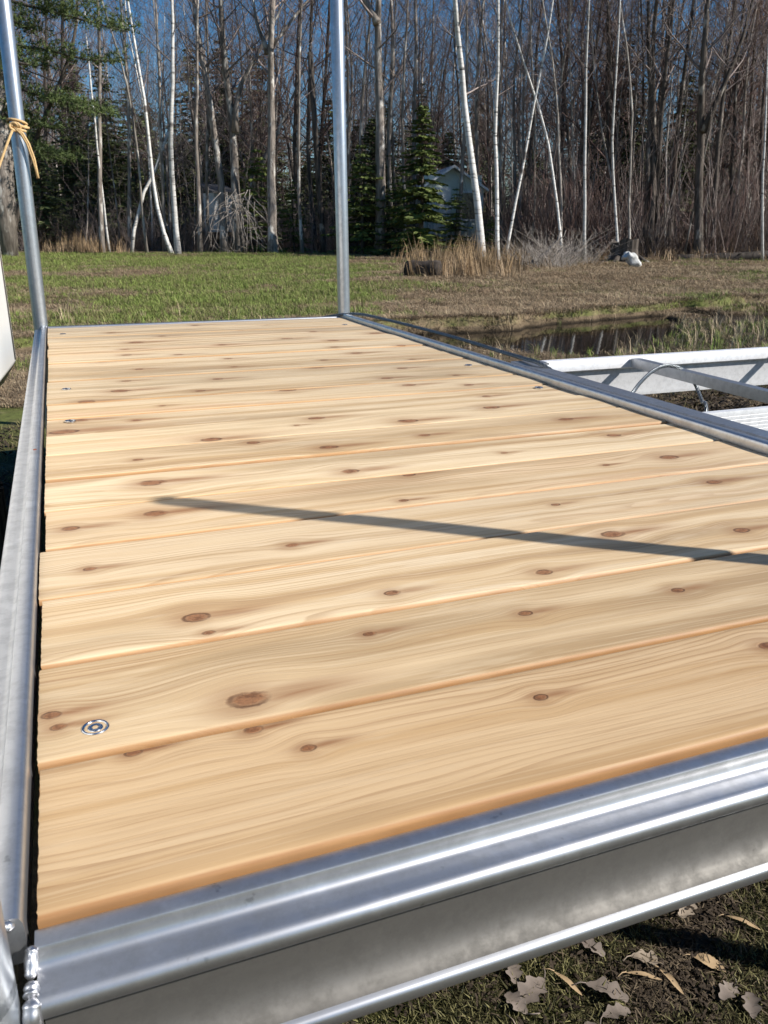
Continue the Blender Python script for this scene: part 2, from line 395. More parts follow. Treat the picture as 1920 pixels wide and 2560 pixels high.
def plank_mat(i, knots, tone):
    m, nt, b = newmat('cedar_plank_%02d' % i); N = NT(nt)
    v = N.coord('Object'); ux, vy, _ = N.sep(v)
    uv = N.comb(ux, vy, 0.0)
    wob = N.math('ADD', N.math('MULTIPLY', N.noise(uv, 70, 2, 0.5), 0.6), N.math('MULTIPLY', N.noise(uv, 260, 3, 0.65), 0.4))
    core = ring = halo = warp = None
    for (kx, ky, kr) in knots:
        k = N.node('ShaderNodeGroup'); k.node_tree = KG
        N.link(uv, k.inputs[0]); k.inputs[1].default_value = (kx, ky, 0); k.inputs[2].default_value = max(kr*1.15, 0.0058); N.link(wob, k.inputs[3])
        if core is None: core, ring, halo, warp = [k.outputs[j] for j in range(4)]
        else:
            core = N.math('MAXIMUM', core, k.outputs[0]); ring = N.math('MAXIMUM', ring, k.outputs[1])
            halo = N.math('MAXIMUM', halo, k.outputs[2]); warp = N.math('ADD', warp, k.outputs[3])
    sd = i*3.71
    ve = N.math('ADD', vy, warp) if warp is not None else vy
    ve = N.math('ADD', ve, N.math('MULTIPLY', N.math('SUBTRACT', N.noise(N.comb(N.math('MULTIPLY', ux, 2.0), sd, 0.0), 1.0, 2), 0.5), 0.02))
    # broad colour bands running with the grain
    tones = N.noise(N.comb(N.math('MULTIPLY_ADD', ux, 0.75, sd), N.math('MULTIPLY_ADD', ve, 26.0, sd), sd), 1.0, 2, 0.5)
    c = N.ramp(tones, [(0.26, (0.38, 0.245, 0.13)), (0.40, (0.55, 0.395, 0.225)), (0.53, (0.67, 0.525, 0.345)), (0.74, (0.48, 0.34, 0.19))])
    pal = N.noise(N.comb(N.math('MULTIPLY_ADD', ux, 1.3, sd+9), N.math('MULTIPLY', ve, 9.0), sd), 1.0, 3, 0.55)
    c = N.mix(N.math('MULTIPLY', N.sstep(pal, 0.50, 0.66), 0.75), c, (0.37, 0.265, 0.155))
    pink = N.noise(N.comb(N.math('MULTIPLY_ADD', ux, 0.9, sd+31), N.math('MULTIPLY', ve, 14.0), sd), 1.0, 2, 0.5)
    c = N.mix(N.math('MULTIPLY', N.sstep(pink, 0.56, 0.75), 0.45), c, (0.52, 0.305, 0.17))
    # growth-ring lines: cathedral loops from a warped phase
    ph = N.math('ADD', N.math('MULTIPLY', ve, 95.0 + 95*((i*7) % 5)/5.0),
                N.math('MULTIPLY', N.noise(N.comb(N.math('MULTIPLY_ADD', ux, 1.1, sd), N.math('MULTIPLY', ve, 8.0), sd), 1.0, 2.5, 0.5), 24.0))
    fr = N.math('FRACT', ph)
    line = N.math('MULTIPLY', N.sstep(fr, 0.45, 0.90), N.sstep(fr, 1.0, 0.93))
    lm = N.noise(N.comb(N.math('MULTIPLY_ADD', ux, 1.1, sd+5), N.math('MULTIPLY', ve, 18.0), 2.0), 1.0, 2)
    c = N.mix(N.math('MULTIPLY', N.math('MULTIPLY', line, 0.50), N.sstep(lm, 0.40, 0.66)), c, (0.30, 0.17, 0.078))
    # fine straight fibre
    fib = N.noise(N.comb(N.math('MULTIPLY', ux, 6.0), N.math('MULTIPLY', ve, 380.0), sd), 1.0, 4, 0.75)
    c = N.mix(N.math('MULTIPLY', N.sstep(fib, 0.50, 0.66), 0.42), c, (0.36, 0.225, 0.12))
    fib2 = N.noise(N.comb(N.math('MULTIPLY', ux, 5.0), N.math('MULTIPLY', ve, 300.0), sd+2), 1.0, 2, 0.6)
    c = N.mix(N.math('MULTIPLY', N.sstep(fib2, 0.52, 0.68), 0.4), c, (0.70, 0.57, 0.40))
    # fuzzy planer patches
    fz = N.noise(N.comb(N.math('MULTIPLY', ux, 4.0), N.math('MULTIPLY_ADD', vy, 30.0, sd), 1.0), 1.0, 4, 0.7)
    c = N.mix(N.math('MULTIPLY', N.sstep(fz, 0.54, 0.68), 0.45), c, (0.68, 0.56, 0.40))
    if halo is not None:
        c = N.mix(N.math('MULTIPLY', halo, N.math('MULTIPLY_ADD', fib2, 1.35, 0.10), clamp=True), c, (0.27, 0.135, 0.062))
        kc = N.ramp(N.noise(uv, 300, 3, 0.7), [(0.3, (0.13, 0.048, 0.02)), (0.7, (0.33, 0.145, 0.062))])
        c = N.mix(N.math('MULTIPLY', core, 0.82), c, kc)
        c = N.mix(N.math('MULTIPLY', core, N.math('MULTIPLY', N.sstep(wob, 0.50, 0.40), 0.55)), c, (0.09, 0.036, 0.016))
        c = N.mix(N.math('MULTIPLY', N.math('MULTIPLY', ring, N.sstep(N.noise(uv, 45, 1, 0.5), 0.30, 0.62)), 0.8), c, (0.085, 0.036, 0.016))
    # dark specks
    sp = N.noise(uv, 330, 2, 0.5)
    c = N.mix(N.math('MULTIPLY', N.sstep(sp, 0.76, 0.82), 0.5), c, (0.2, 0.11, 0.05))
    # side edges are mixed towards a stronger orange than the top faces
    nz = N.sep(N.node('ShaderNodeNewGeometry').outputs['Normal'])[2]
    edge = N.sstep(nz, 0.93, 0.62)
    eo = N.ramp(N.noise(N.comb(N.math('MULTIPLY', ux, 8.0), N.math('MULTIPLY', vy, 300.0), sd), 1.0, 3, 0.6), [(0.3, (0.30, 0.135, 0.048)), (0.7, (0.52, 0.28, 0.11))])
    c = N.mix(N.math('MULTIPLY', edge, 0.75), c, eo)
    t = tone
    c = N.mix(1.0, c, t, 'MULTIPLY')
    N.link(c, b.inputs['Base Color'])
    b.inputs['Roughness'].default_value = 0.58; b.inputs['Specular IOR Level'].default_value = 0.4
    h = N.math('ADD', N.math('MULTIPLY', fib, 0.6), N.math('MULTIPLY', line, -0.25))
    if core is not None: h = N.math('ADD', h, N.math('MULTIPLY', ring, -0.8))
    N.link(N.bump(h, 0.6, 0.0006), b.inputs['Normal'])
    return m

dock = thing('dock_section', 'aluminium framed dock section decked with fresh knotty cedar planks', 'dock', (0, 0, GZ))
DK = np.array([0, 0, -GZ])
def part(mb, name, mat, parent=dock, off=(0, 0, 0), smooth=True):
    """child of the dock: mesh verts are relative to off, given in world coordinates"""
    o = mb.build(name, mat, parent, smooth)
    o.location = Vector(off) + (Vector((0, 0, -GZ)) if parent == dock else Vector((0, 0, 0)))
    return o

TONES = [(0.82,0.74,0.65),(0.90,0.86,0.80),(1.02,1.01,0.99),(0.98,0.97,0.96),(1.00,0.97,0.93),(1.12,1.13,1.12),(0.98,0.95,0.90),(1.10,1.10,1.07)]
def make_plank(i):
    r = np.random.RandomState(100+i)
    wid = B - (0.0024 + 0.0030*r.rand()) if i not in (5,) else B-0.0045
    th = 0.026; R = 0.0046; zt = (r.rand()-0.5)*0.0030
    # cross-section (y,z): top flat sampled densely so the sawn ends can be ragged
    sec = []
    for a in np.linspace(0, 1, 6)[:-1]:
        an = math.pi - a*math.pi/2; sec.append((R+R*math.cos(an), -R+R*math.sin(an)))
    ny = 34
    for t in np.linspace(0, 1, ny): 
        y = R + (wid-2*R)*t; sec.append((y, 0.0007*math.sin(math.pi*t)*(1 if i % 2 else -1)))
    for a in np.linspace(0, 1, 6)[1:]:
        an = math.pi/2 - a*math.pi/2; sec.append((wid-R+R*math.cos(an), -R+R*math.sin(an)))
    sec += [(wid, -th), (0, -th)]
    sec = np.array(sec); k = len(sec)
    x0 = 0.0 + (r.rand()-0.5)*0.004; x1 = W + (r.rand()-0.5)*0.005
    if i == 3: x0 -= 0.003
    nxs = 14; xs = np.linspace(x0, x1, nxs)
    rag0 = (r.rand(k)-0.5)*0.0008; rag1 = (r.rand(k)-0.5)*0.0008
    skew = (r.rand()-0.5)*0.0012; bow = (r.rand()-0.5)*0.0012
    V = []; F = []
    for j, xx in enumerate(xs):
        t = j/(nxs-1)
        P = np.zeros((k, 3)); P[:, 0] = xx + (rag0 if j == 0 else rag1 if j == nxs-1 else 0)
        P[:, 1] = sec[:, 0] + skew*(t-0.5) + bow*math.sin(math.pi*t); P[:, 2] = sec[:, 1] + zt
        V.append(P)
    for j in range(nxs-1):
        for q in range(k):
            q2 = (q+1) % k; F.append((j*k+q, (j+1)*k+q, (j+1)*k+q2, j*k+q2))
    F.append(tuple(range(k))); F.append(tuple((nxs-1)*k+q for q in range(k-1, -1, -1)))
    mb = MB(); mb.add(np.concatenate(V), F)
    y0 = i*B + 0.0065
    kn = [(kx, ky-y0, kr) for kx, ky, kr in KNOTS if 0.001 <= ky-y0 < B-0.001]
    rr = 0.82 + 0.26*r.rand(); hh = 0.06*(r.rand()-0.5); tn = TONES[i] if i < len(TONES) else (rr*1.04, rr*(1.05+hh*0.4), rr*(1.05+hh))
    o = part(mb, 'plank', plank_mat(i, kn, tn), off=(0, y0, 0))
    # outward winding check handled by symmetric shading; keep ends sharp
    shade_auto(o, 50)
    return o
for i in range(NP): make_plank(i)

# ------------------------------------------------------------------ dock: extruded aluminium rails
def metal_mat(name, col=(0.80, 0.80, 0.81), rough=0.36, streak=(1.2, 260.0), mott=0.0, axis=0, bstr=0.05, metal=0.85):
    m, nt, b = newmat(name); N = NT(nt); v = N.coord('Object')
    sc = [streak[1]]*3; sc[axis] = streak[0]
    st = N.noise(N.vscale(v, *sc), 1.0, 3, 0.6)
    blot = N.noise(v, 55, 5, 0.7); big = N.noise(v, 5, 3, 0.6)
    c = N.mix(N.math('MULTIPLY', N.sstep(blot, 0.40, 0.66), 0.5), col, tuple(x*0.66 for x in col))
    ox = N.noise(v, 22, 4, 0.7)
    c = N.mix(N.math('MULTIPLY', N.sstep(ox, 0.55, 0.70), 0.35), c, tuple(min(1, x*1.35) for x in col))
    sm = N.noise(v, 60, 3, 0.7)
    c = N.mix(N.math('MULTIPLY', N.sstep(sm, 0.68, 0.76), 0.55), c, tuple(x*0.40 for x in col))
    N.link(c, b.inputs['Base Color']); b.inputs['Metallic'].default_value = metal
    ro = N.math('ADD', N.math('MULTIPLY_ADD', blot, 0.16+mott, rough-0.09), N.math('MULTIPLY', N.math('SUBTRACT', st, 0.5), 0.10))
    N.link(N.math('ADD', ro, N.math('MULTIPLY', N.math('SUBTRACT', big, 0.5), 0.08)), b.inputs['Roughness'])
    N.link(N.bump(N.math('ADD', N.math('MULTIPLY', st, 0.8), N.math('MULTIPLY', blot, 0.3)), bstr, 0.0006), b.inputs['Normal'])
    return m
M['alu_x'] = metal_mat('aluminium_along_x', axis=0, rough=0.42, col=(0.52, 0.525, 0.54), metal=0.95)
M['alu_y'] = metal_mat('aluminium_along_y', axis=1, rough=0.40, col=(0.58, 0.585, 0.60), metal=0.93)
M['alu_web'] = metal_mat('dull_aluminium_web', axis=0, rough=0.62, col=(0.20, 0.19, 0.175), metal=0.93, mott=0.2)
M['alu_bright'] = metal_mat('mill_aluminium', axis=0, rough=0.50, col=(0.88, 0.88, 0.89), metal=0.40)
M['galv'] = metal_mat('galvanised_pipe', axis=2, rough=0.36, col=(0.48, 0.51, 0.54), streak=(2.0, 120.0), mott=0.02, bstr=0.006)
M['weld'] = metal_mat('weld_metal', rough=0.42, col=(0.56, 0.56, 0.58), bstr=0.1, metal=1.0)
M['steel'] = metal_mat('zinc_steel', rough=0.22, col=(0.62, 0.63, 0.65), metal=1.0)
PROF = [(0,-.0085),(.0003,-.0045),(.0013,-.0020),(.0028,-.0006),(.0048,0),(.0142,0),(.0152,-.0004),(.0157,-.0014),(.0159,-.0045),(.0166,-.0078),(.0180,-.0104),(.0200,-.0118),(.0222,-.0123),
        (.0325,-.0123),(.0350,-.0127),(.0371,-.0138),(.0386,-.0155),(.0393,-.0176),(.0394,-.0225),(.0387,-.0236),(.0372,-.0240),
        (.0255,-.0252),(.0230,-.0265),(.0222,-.0300),(.0220,-.0350),(.0220,-.0560),(.0226,-.0650),(.0244,-.0722),(.0274,-.0776),(.0312,-.0812),(.0348,-.0830),
        (.0370,-.0838),(.0386,-.0850),(.0394,-.0868),(.0394,-.0925),(.0387,-.0938),(.0372,-.0942),(.016,-.0942),(.016,-.030),(0,-.030)]
X0r, X1r, Y0r, Y1r = -0.0062, W+0.004, 0.0060, L+0.012
RZ_ = {'front': -0.0055, 'back': 0.004, 'left': 0.009, 'right': 0.016}
def rail(side):
    mb = MB(); k = len(PROF); n = 40
    for j in range(n+1):
        t = j/n; P = np.zeros((k, 3))
        for q, (o, z) in enumerate(PROF):
            z = z + RZ_[side]
            if side == 'front': a, b_ = (-.002, Y0r-o), (W+.002, Y0r-o)
            elif side == 'back': a, b_ = (W+.002, Y1r+o), (-.002, Y1r+o)
            elif side == 'left': a, b_ = (X0r-o, L+.006), (X0r-o, -.001)
            else: a, b_ = (X1r+o, -.001), (X1r+o, L+.006)
            P[q] = (a[0]+(b_[0]-a[0])*t, a[1]+(b_[1]-a[1])*t, z)
        mb.add(P, [])
    for j in range(n):
        for q in range(k):
            q2 = (q+1) % k; mb.f.append((j*k+q, (j+1)*k+q, (j+1)*k+q2, j*k+q2))
    mb.f.append(tuple(range(k-1, -1, -1))); mb.f.append(tuple(n*k+q for q in range(k)))
    o = part(mb, 'rail', M['alu_x'] if side in ('front', 'back') else M['alu_y'])
    shade_auto(o, 40)
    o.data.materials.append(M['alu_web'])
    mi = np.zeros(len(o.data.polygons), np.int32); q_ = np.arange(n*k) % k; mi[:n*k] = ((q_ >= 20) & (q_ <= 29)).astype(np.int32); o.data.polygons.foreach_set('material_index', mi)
    return o
for s_ in ('front', 'back', 'left', 'right'): rail(s_)
# cross members that carry the planks (seen through the gaps)
for cx in (0.06, W*0.5, W-0.06):
    mb = MB(); mb.box(cx-0.02, cx+0.02, 0.03, L-0.02, -0.075, -0.0285)
    part(mb, 'stringer', M['alu_y'], smooth=False)

# corner posts (pipe legs)
def post(x, y, top, lean=(0, 0), bottom=None, R=0.024):
    mb = MB(); zb = (gzf(x, y)-0.05) if bottom is None else bottom
    zs = [zb, -0.3, 0, 0.3, top-0.002, top, top]
    rr = [R]*5 + [R-.0015, R-.0035]
    pts = [(x+lean[0]*z, y+lean[1]*z, z) for z in zs]
    mb.tube(pts, rr, 28, cap=False)
    mb.tube([(x+lean[0]*(top-0.06), y+lean[1]*(top-0.06), top-0.06), (x+lean[0]*top, y+lean[1]*top, top)], R-.0035, 28, cap=True)
    o = part(mb, 'post', M['galv']); shade_auto(o, 50); return o
post(-0.024, L+0.030, 2.1, (0.014, 0)); post(W+0.022, L+0.034, 2.1, (-0.011, 0))
post(W+0.026, -0.024, 0.842, (0, 0), R=0.0175); post(-0.034, -0.030, -0.006)
# weld beads at the corner joint
def weld(pts, r, seed):
    rr = np.random.RandomState(seed); mb = MB(); pts = np.array(pts, float)
    n = 40; t = np.linspace(0, 1, n); seg = np.linspace(0, 1, len(pts))
    P = np.stack([np.interp(t, seg, pts[:, i]) for i in range(3)], 1)
    P[1:-1] = (P[:-2]+P[1:-1]*2+P[2:])/4
    rad = r*(0.93+0.07*np.sin(t*math.pi*4+rr.rand()*3))*np.sqrt(np.clip(np.sin(np.clip(t, 0.015, 0.985)*math.pi)*2.2, 0, 1))
    mb.tube(P, rad, 18); return part(mb, 'weld_bead', M['weld'])
weld([(-.004, -.028, -.018), (-.005, -.033, -.024), (-.006, -.034, -.040), (-.006, -.033, -.056)], 0.0052, 1)
weld([(-.003, -.008, -.005), (-.004, -.012, -.010), (-.005, -.018, -.017)], 0.0036, 2)
weld([(-.010, -.003, .006), (-.019, -.004, .008), (-.026, -.005, .004)], 0.0034, 3)
weld([(-.004, -.020, -.0165), (-.005, -.028, -.0185)], 0.0040, 4)
weld([(-.030, -.004, -.002), (-.042, -.004, -.004)], 0.0036, 5)
weld([(-.004, L+.012, .002), (-.012, L+.010, .006)], 0.003, 6)
# deck bolts: cup washer with socket-head bolt
def bolt(x, y):
    mb = MB(); n = 28; th = np.arange(n)*2*math.pi/n
    prof = [(.0130, -.002), (.0130, .0006), (.0122, .0014), (.0108, .0013), (.0086, -.0012), (.0078, -.0024)]
    for r, z in prof: mb.add(np.stack([r*np.cos(th), r*np.sin(th), th*0+z], 1), [])
    for j in range(len(prof)-1):
        for q in range(n):
            q2 = (q+1) % n; mb.f.append((j*n+q, j*n+q2, (j+1)*n+q2, (j+1)*n+q))
    o = part(mb, 'deck_bolt', M['steel'], off=(x, y, 0.0004)); shade_auto(o, 40); o.scale = (0.75, 0.75, 0.75)
    mb = MB(); prof = [(.0084, -.0022), (.0080, -.0004), (.0068, .0008), (.0040, .0009)]
    for r, z in prof: mb.add(np.stack([r*np.cos(th), r*np.sin(th), th*0+z], 1), [])
    hexr = np.array([(.0034*math.cos(a), .0034*math.sin(a)) for a in np.round(th/(math.pi/3))*math.pi/3])
    mb.add(np.column_stack([hexr, np.full(n, .0008)]), []); mb.add(np.column_stack([hexr*0.95, np.full(n, -.003)]), []); mb.add([(0, 0, -.0032)], [])
    for j in range(len(prof)+1):
        for q in range(n):
            q2 = (q+1) % n; mb.f.append((j*n+q, j*n+q2, (j+1)*n+q2, (j+1)*n+q))
    e = len(prof)+1
    for q in range(n): mb.f.append((e*n+q, e*n+(q+1) % n, (e+1)*n))
    h = mb.build('bolt_head', M['steel'], o); shade_auto(h, 30)
for bx, by in [(.037,.177),(.041,1.236),(.040,1.574),(.046,2.617),(1.029,1.569),(1.037,1.230),(1.016,2.559)]: bolt(bx, by)
# a rivet hole with rust on the left rail
mb = MB(); th = np.arange(14)*2*math.pi/14
mb.add(np.concatenate([np.stack([.0030*np.cos(th), .0030*np.sin(th), th*0], 1), np.stack([.0022*np.cos(th), .0022*np.sin(th), th*0+.0008], 1)]), [(q, (q+1) % 14, 14+(q+1) % 14, 14+q) for q in range(14)]+[tuple(14+q for q in range(14))])
part(mb, 'rivet', plain('rusty_rivet', (0.28, 0.09, 0.05), 0.8), off=(X0r-.009, 1.0, RZ_['left']+.0002))

# ------------------------------------------------------------------ boat-lift frame beside the dock
lift = thing('boat_lift_frame', 'bare bright aluminium lift frame of beams and a diagonal brace beside the dock', 'lift frame', (1.6, 1.2, GZ))
def lpart(mb, name, mat, ang=35):
    o = mb.build(name, mat, lift); o.location = (-1.6, -1.2, -GZ)
    shade_auto(o, ang); return o
def channel_x(y, x0, x1, zt, H, lip, name, w=0.042, mat='alu_bright'):
    # web faces -y; top lip overhangs towards -y
    pr = [(0,0),(-w+.004,0),(-w+.001,-.0015),(-w,-.004),(-w,-lip),(-w+.004,-lip-.003),(-w+.007,-lip),(-w+.007,-lip+.003),(-.010,-.012),(-.008,-.016),(-.008,-H+.01),(-.0075,-H+.004),(-.007,-H),(0,-H)]
    mb = MB(); k = len(pr); n = 12
    for j in range(n+1):
        xx = x0+(x1-x0)*j/n; mb.add([(xx, y+a, zt+z) for a, z in pr], [])
    for j in range(n):
        for q in range(k):
            q2 = (q+1) % k; mb.f.append((j*k+q, j*k+q2, (j+1)*k+q2, (j+1)*k+q))
    mb.f.append(tuple(range(k))); mb.f.append(tuple(n*k+q for q in range(k-1, -1, -1)))
    return lpart(mb, name, M[mat], 30)
channel_x(1.575, 1.176, 4.6, 0.0, 0.115, 0.030, 'beam', w=0.024)
# near beam: ribbed rectangular tube
pr = [(-.036, 0), (-.05, 0)]
for q in range(6):
    z = -.004 - q*.0075; pr += [(-.0503, z), (-.0503, z-.0058), (-.0500, z-.0062), (-.0500, z-.0072)]
pr += [(-.05, -.050), (-.036, -.050)]
mb = MB(); k = len(pr)
for xx in (1.176, 2.2, 3.4, 4.6): mb.add([(xx, 0.93+a, z) for a, z in pr], [])
for j in range(3):
    for q in range(k):
        q2 = (q+1) % k; mb.f.append((j*k+q, j*k+q2, (j+1)*k+q2, (j+1)*k+q))
mb.f.append(tuple(range(k))); mb.f.append(tuple(3*k+q for q in range(k-1, -1, -1)))
lpart(mb, 'beam', M['alu_bright'], 30)
def angle_brace(p, q, name='brace', w=0.026, t=0.004, mat='alu_y'):
    p = np.array(p); q = np.array(q); d = q-p; Ln = np.linalg.norm(d); d = d/Ln; side = np.cross([0, 0, 1], d); side /= np.linalg.norm(side); up = np.array([0, 0, 1.0])
    pr = [(0, 0), (w, 0), (w, -t), (t, -t), (t, -w), (0, -w)]
    mb = MB(); V = [p+side*a+up*z for a, z in pr]+[q+side*a+up*z for a, z in pr]
    F = [(i, (i+1) % 6, 6+(i+1) % 6, 6+i) for i in range(6)]+[(5, 4, 3, 2, 1, 0), (6, 7, 8, 9, 10, 11)]
    mb.add(V, F); return lpart(mb, name, M[mat], 20)
angle_brace((1.525, 1.548, -.004), (1.50, 0.90, -.004))
angle_brace((2.05, 1.548, -.004), (2.04, 0.90, -.004))
mb = MB(); mb.box(1.1345, 1.172, 0.30, 1.535, -0.052, 0.0095); lpart(mb, 'end_rail', M['alu_y'])
mb = MB(); mb.box(1.165, 1.230, 1.500, 1.548, 0.0005, 0.0055); lpart(mb, 'gusset', M['alu_y'])
# unseen low beam, added right of the dock to shade the ground
mb = MB(); mb.box(1.22, 1.27, -0.45, 0.62, gzf(1.25, 0.1)-0.01, GZ+0.235); lpart(mb, 'added_shade_beam', M['alu_y'])
for (px_, py_) in ((1.245, 0.60), (1.245, -.43), (3.9, 1.55), (3.9, 0.9)):
    mb = MB(); mb.tube([(px_, py_, GZ-.05), (px_, py_, -.05)], 0.024, 16); lpart(mb, 'leg', M['galv'])

# wire rope: three twisted strands
def wire_rope(name, pts, r, label, pitch=0.022, n=400):
    pts = np.array(pts, float); t = np.linspace(0, 1, n); seg = np.concatenate([[0], np.cumsum(np.linalg.norm(np.diff(pts, axis=0), axis=1))]); tot = seg[-1]; seg /= tot
    # Catmull-Rom resample
    P = np.zeros((n, 3)); ext = np.vstack([2*pts[0]-pts[1], pts, 2*pts[-1]-pts[-2]])
    for i, tt in enumerate(t):
        j = min(np.searchsorted(seg, tt, 'right')-1, len(pts)-2); u = (tt-seg[j])/(seg[j+1]-seg[j]+1e-9)
        p0, p1, p2, p3 = ext[j:j+4]
        P[i] = 0.5*((2*p1)+(-p0+p2)*u+(2*p0-5*p1+4*p2-p3)*u*u+(-p0+3*p1-3*p2+p3)*u**3)
    T = np.gradient(P, axis=0); T /= np.linalg.norm(T, axis=1)[:, None]
    a = np.cross(T, [0.1, 0.2, 1.0]); a /= np.linalg.norm(a, axis=1)[:, None]; b_ = np.cross(T, a)
    mb = MB(); ph = t*tot/pitch*2*math.pi/3.0
    for s in range(5):
        q = ph+s*2*math.pi/5; mb.tube(P+(a*np.cos(q)[:, None]+b_*np.sin(q)[:, None])*r*0.58, r*0.42, 5)
    c = pts.mean(0); c[2] = pts[:, 2].min()
    V = np.concatenate(mb.v)-c; mb.v = [V]
    o = mb.build(name, M['cable']); o.location = c
    return tag(o, label, 'cable')
M['cable'] = metal_mat('wire_strand', rough=0.42, col=(0.20, 0.215, 0.225))
wire_rope('wire_cable', [on_y(780, 801, 2.90), on_y(820, 792, 2.86), on_y(862, 786, 2.79), on_y(905, 786, 2.70), on_y(970, 800, 2.53), on_y(1050, 820, 2.30), on_y(1150, 847, 1.98), on_y(1250, 878, 1.68), on_y(1310, 896, 1.52), (1.16, 1.43, .017), (1.19, 1.36, -.02), (1.21, 1.28, -.10)], 0.0058, 'long steel wire cable running from the back post along the dock rail', n=560)
wire_rope('wire_cable', [(1.185, 1.16, -.10), on_y(1580, 985, 1.20), on_y(1610, 947, 1.28), on_y(1640, 923, 1.33), on_y(1670, 914, 1.35), on_y(1700, 921, 1.35), on_y(1722, 936, 1.38), on_y(1740, 965, 1.40), on_y(1756, 1005, 1.34), on_y(1766, 1035, 1.26), (1.50, 1.16, -.35), (1.49, 1.12, -.53)], 0.0050, 'short loop of steel wire cable hung over the lift brace', n=420)

# ------------------------------------------------------------------ rope on the left post
M['rope'] = plain('tan_rope', (0.55, 0.38, 0.19), 0.85, 0.25, 180, 0.1, bump=0.002)
def rope_thing():
    zc = 0.640; cx = -0.024+0.014*zc; cy = L+0.030
    root = thing('rope', 'tan rope knotted round the left dock post with two loose tails', 'rope', (cx, cy, zc))
    mb = MB(); n = 40
    for k in range(2):
        th = np.linspace(0, 2*math.pi, n); r = 0.0268+0.002*k
        mb.tube(np.stack([r*np.cos(th), r*np.sin(th), 0.006+0.014*k+0.012*np.sin(th+0.8)*(1-2*k)*0.6], 1), 0.0042, 8)
    mb.build('wrap', M['rope'], root)
    mb = MB(); th = np.linspace(0, 2*math.pi*1.5, 30)
    mb.tube(np.stack([-.012+.014*np.cos(th)+.003*th/3, -.032-.004*np.sin(2*th), .004+.011*np.sin(th)], 1), .0046, 8)
    mb.tube([(-.016, -.030, .002), (.004, -.036, .010), (.022, -.026, .004), (.034, -.012, .004)], .0042, 8)
    mb.tube([(-.016, -.030, -.004), (.006, -.036, -.004), (.024, -.024, -.008)], .0042, 8)
    mb.build('knot', M['rope'], root)
    for off in (0, .006):
        mb = MB(); mb.tube([(-.010+off, -.033, .000), (.008+off, -.037, -.016), (.022+off, -.036, -.045), (.033+off, -.033, -.090), (.040+off*.3, -.031, -.125), (.043, -.030, -.150)], [.0042, .0042, .0040, .0038, .004, .0052], 8)
        mb.build('tail', M['rope'], root)
    mb = MB(); mb.tube([(-.014, -.032, -.002), (-.035, -.055, -.045), (-.062, -.085, -.105), (-.125, -.15, -.25), (-.30, -.30, -.45)], .0042, 8)
    mb.build('tail', M['rope'], root)
rope_thing()

# ------------------------------------------------------------------ white boat hull and tyre left of the dock
M['gel'] = plain('white_gelcoat', (0.80, 0.80, 0.78), 0.35, 0.04, 3, 0.5)
M['seam'] = plain('dark_seam', (0.10, 0.09, 0.08), 0.7)
M['rubber'] = plain('black_rubber', (0.018, 0.018, 0.019), 0.75, 0.3, 40)
def boat():
    S = at_depth(40, 895, 0)  # placeholder direction solve below
    d = ray(40, 895); stem = CAM + d*((2.45-CAM[1])/d[1])
    Q = on_z(0, 945, stem[2]); dv = np.array([Q[0]-stem[0], Q[1]-stem[1], 0]); dv /= np.linalg.norm(dv)
    nrm = np.array([dv[1], -dv[0], 0])
    if nrm @ (CAM*np.array([1, 1, 0])-stem*np.array([1, 1, 0])) < 0: nrm = -nrm     # outward = towards camera side
    root = thing('boat_hull', 'white boat hull with a grey shaded bottom standing left of the dock', 'boat', (stem[0], stem[1], GZ))
    base = np.array([stem[0], stem[1], GZ])
    n = 14; Ls = 3.0; sec = []
    for j in range(n+1):
        t = j/n; s = t*Ls; hw = 0.10+0.55*math.sin(min(1, t*1.3)*math.pi/2); c = stem+dv*s-nrm*hw
        z0 = stem[2]-0.012*s
        row = []
        for sg in (1, -1):
            row.append((c+nrm*hw*sg*1.0, z0+0.95)); row.append((c+nrm*hw*sg, z0)); row.append((c+nrm*hw*sg*0.97, z0-0.012)); row.append((c+nrm*hw*sg*0.55, z0-0.075))
        row.append((c, z0-0.125)); sec.append(row)
    # order: right sheer, chine, lip, mid, keel, left mid, lip, chine, sheer
    order = [0, 1, 2, 3, 8, 7, 6, 5, 4]; mb = MB()
    for row in sec: mb.add([(row[o_][0][0]-base[0], row[o_][0][1]-base[1], row[o_][1]-base[2]) for o_ in order], [])
    for j in range(n):
        for q in range(8): mb.f.append((j*9+q, j*9+q+1, (j+1)*9+q+1, (j+1)*9+q))
    mb.f.append(tuple(range(9))); mb.f.append(tuple(n*9+q for q in range(8, -1, -1)))
    mb.f += [(j*9, (j+1)*9, (j+1)*9+8, j*9+8) for j in range(n)]
    o = mb.build('hull', M['gel'], root); shade_auto(o, 25)
    mb = MB(); pts = [np.array([0, 0, 0.0])+nrm*0.002+dv*0.035+np.array([0, 0, stem[2]-GZ+z]) for z in (0.0, 0.3, 0.6, 0.94)]
    mb.tube(pts, 0.0022, 6); mb.build('seam', M['seam'], root)
    r0 = [(row[2][0], row[2][1]-.03) for row in sec]
    mb = MB(); mb.tube([(p[0]-base[0]-nrm[0]*.10, p[1]-base[1]-nrm[1]*.10, z-base[2]-.012) for p, z in r0], 0.003, 6); mb.build('seam', M['seam'], root)
    # stand blocks that carry the keel
    for j in (3, 10):
        c, z = sec[j][8]; mb = MB(); mb.box(c[0]-base[0]-.10, c[0]-base[0]+.10, c[1]-base[1]-.07, c[1]-base[1]+.07, -.03, z-base[2]+.01)
        mb.build('keel_block', M['bark_dark'], root, smooth=False)
boat()
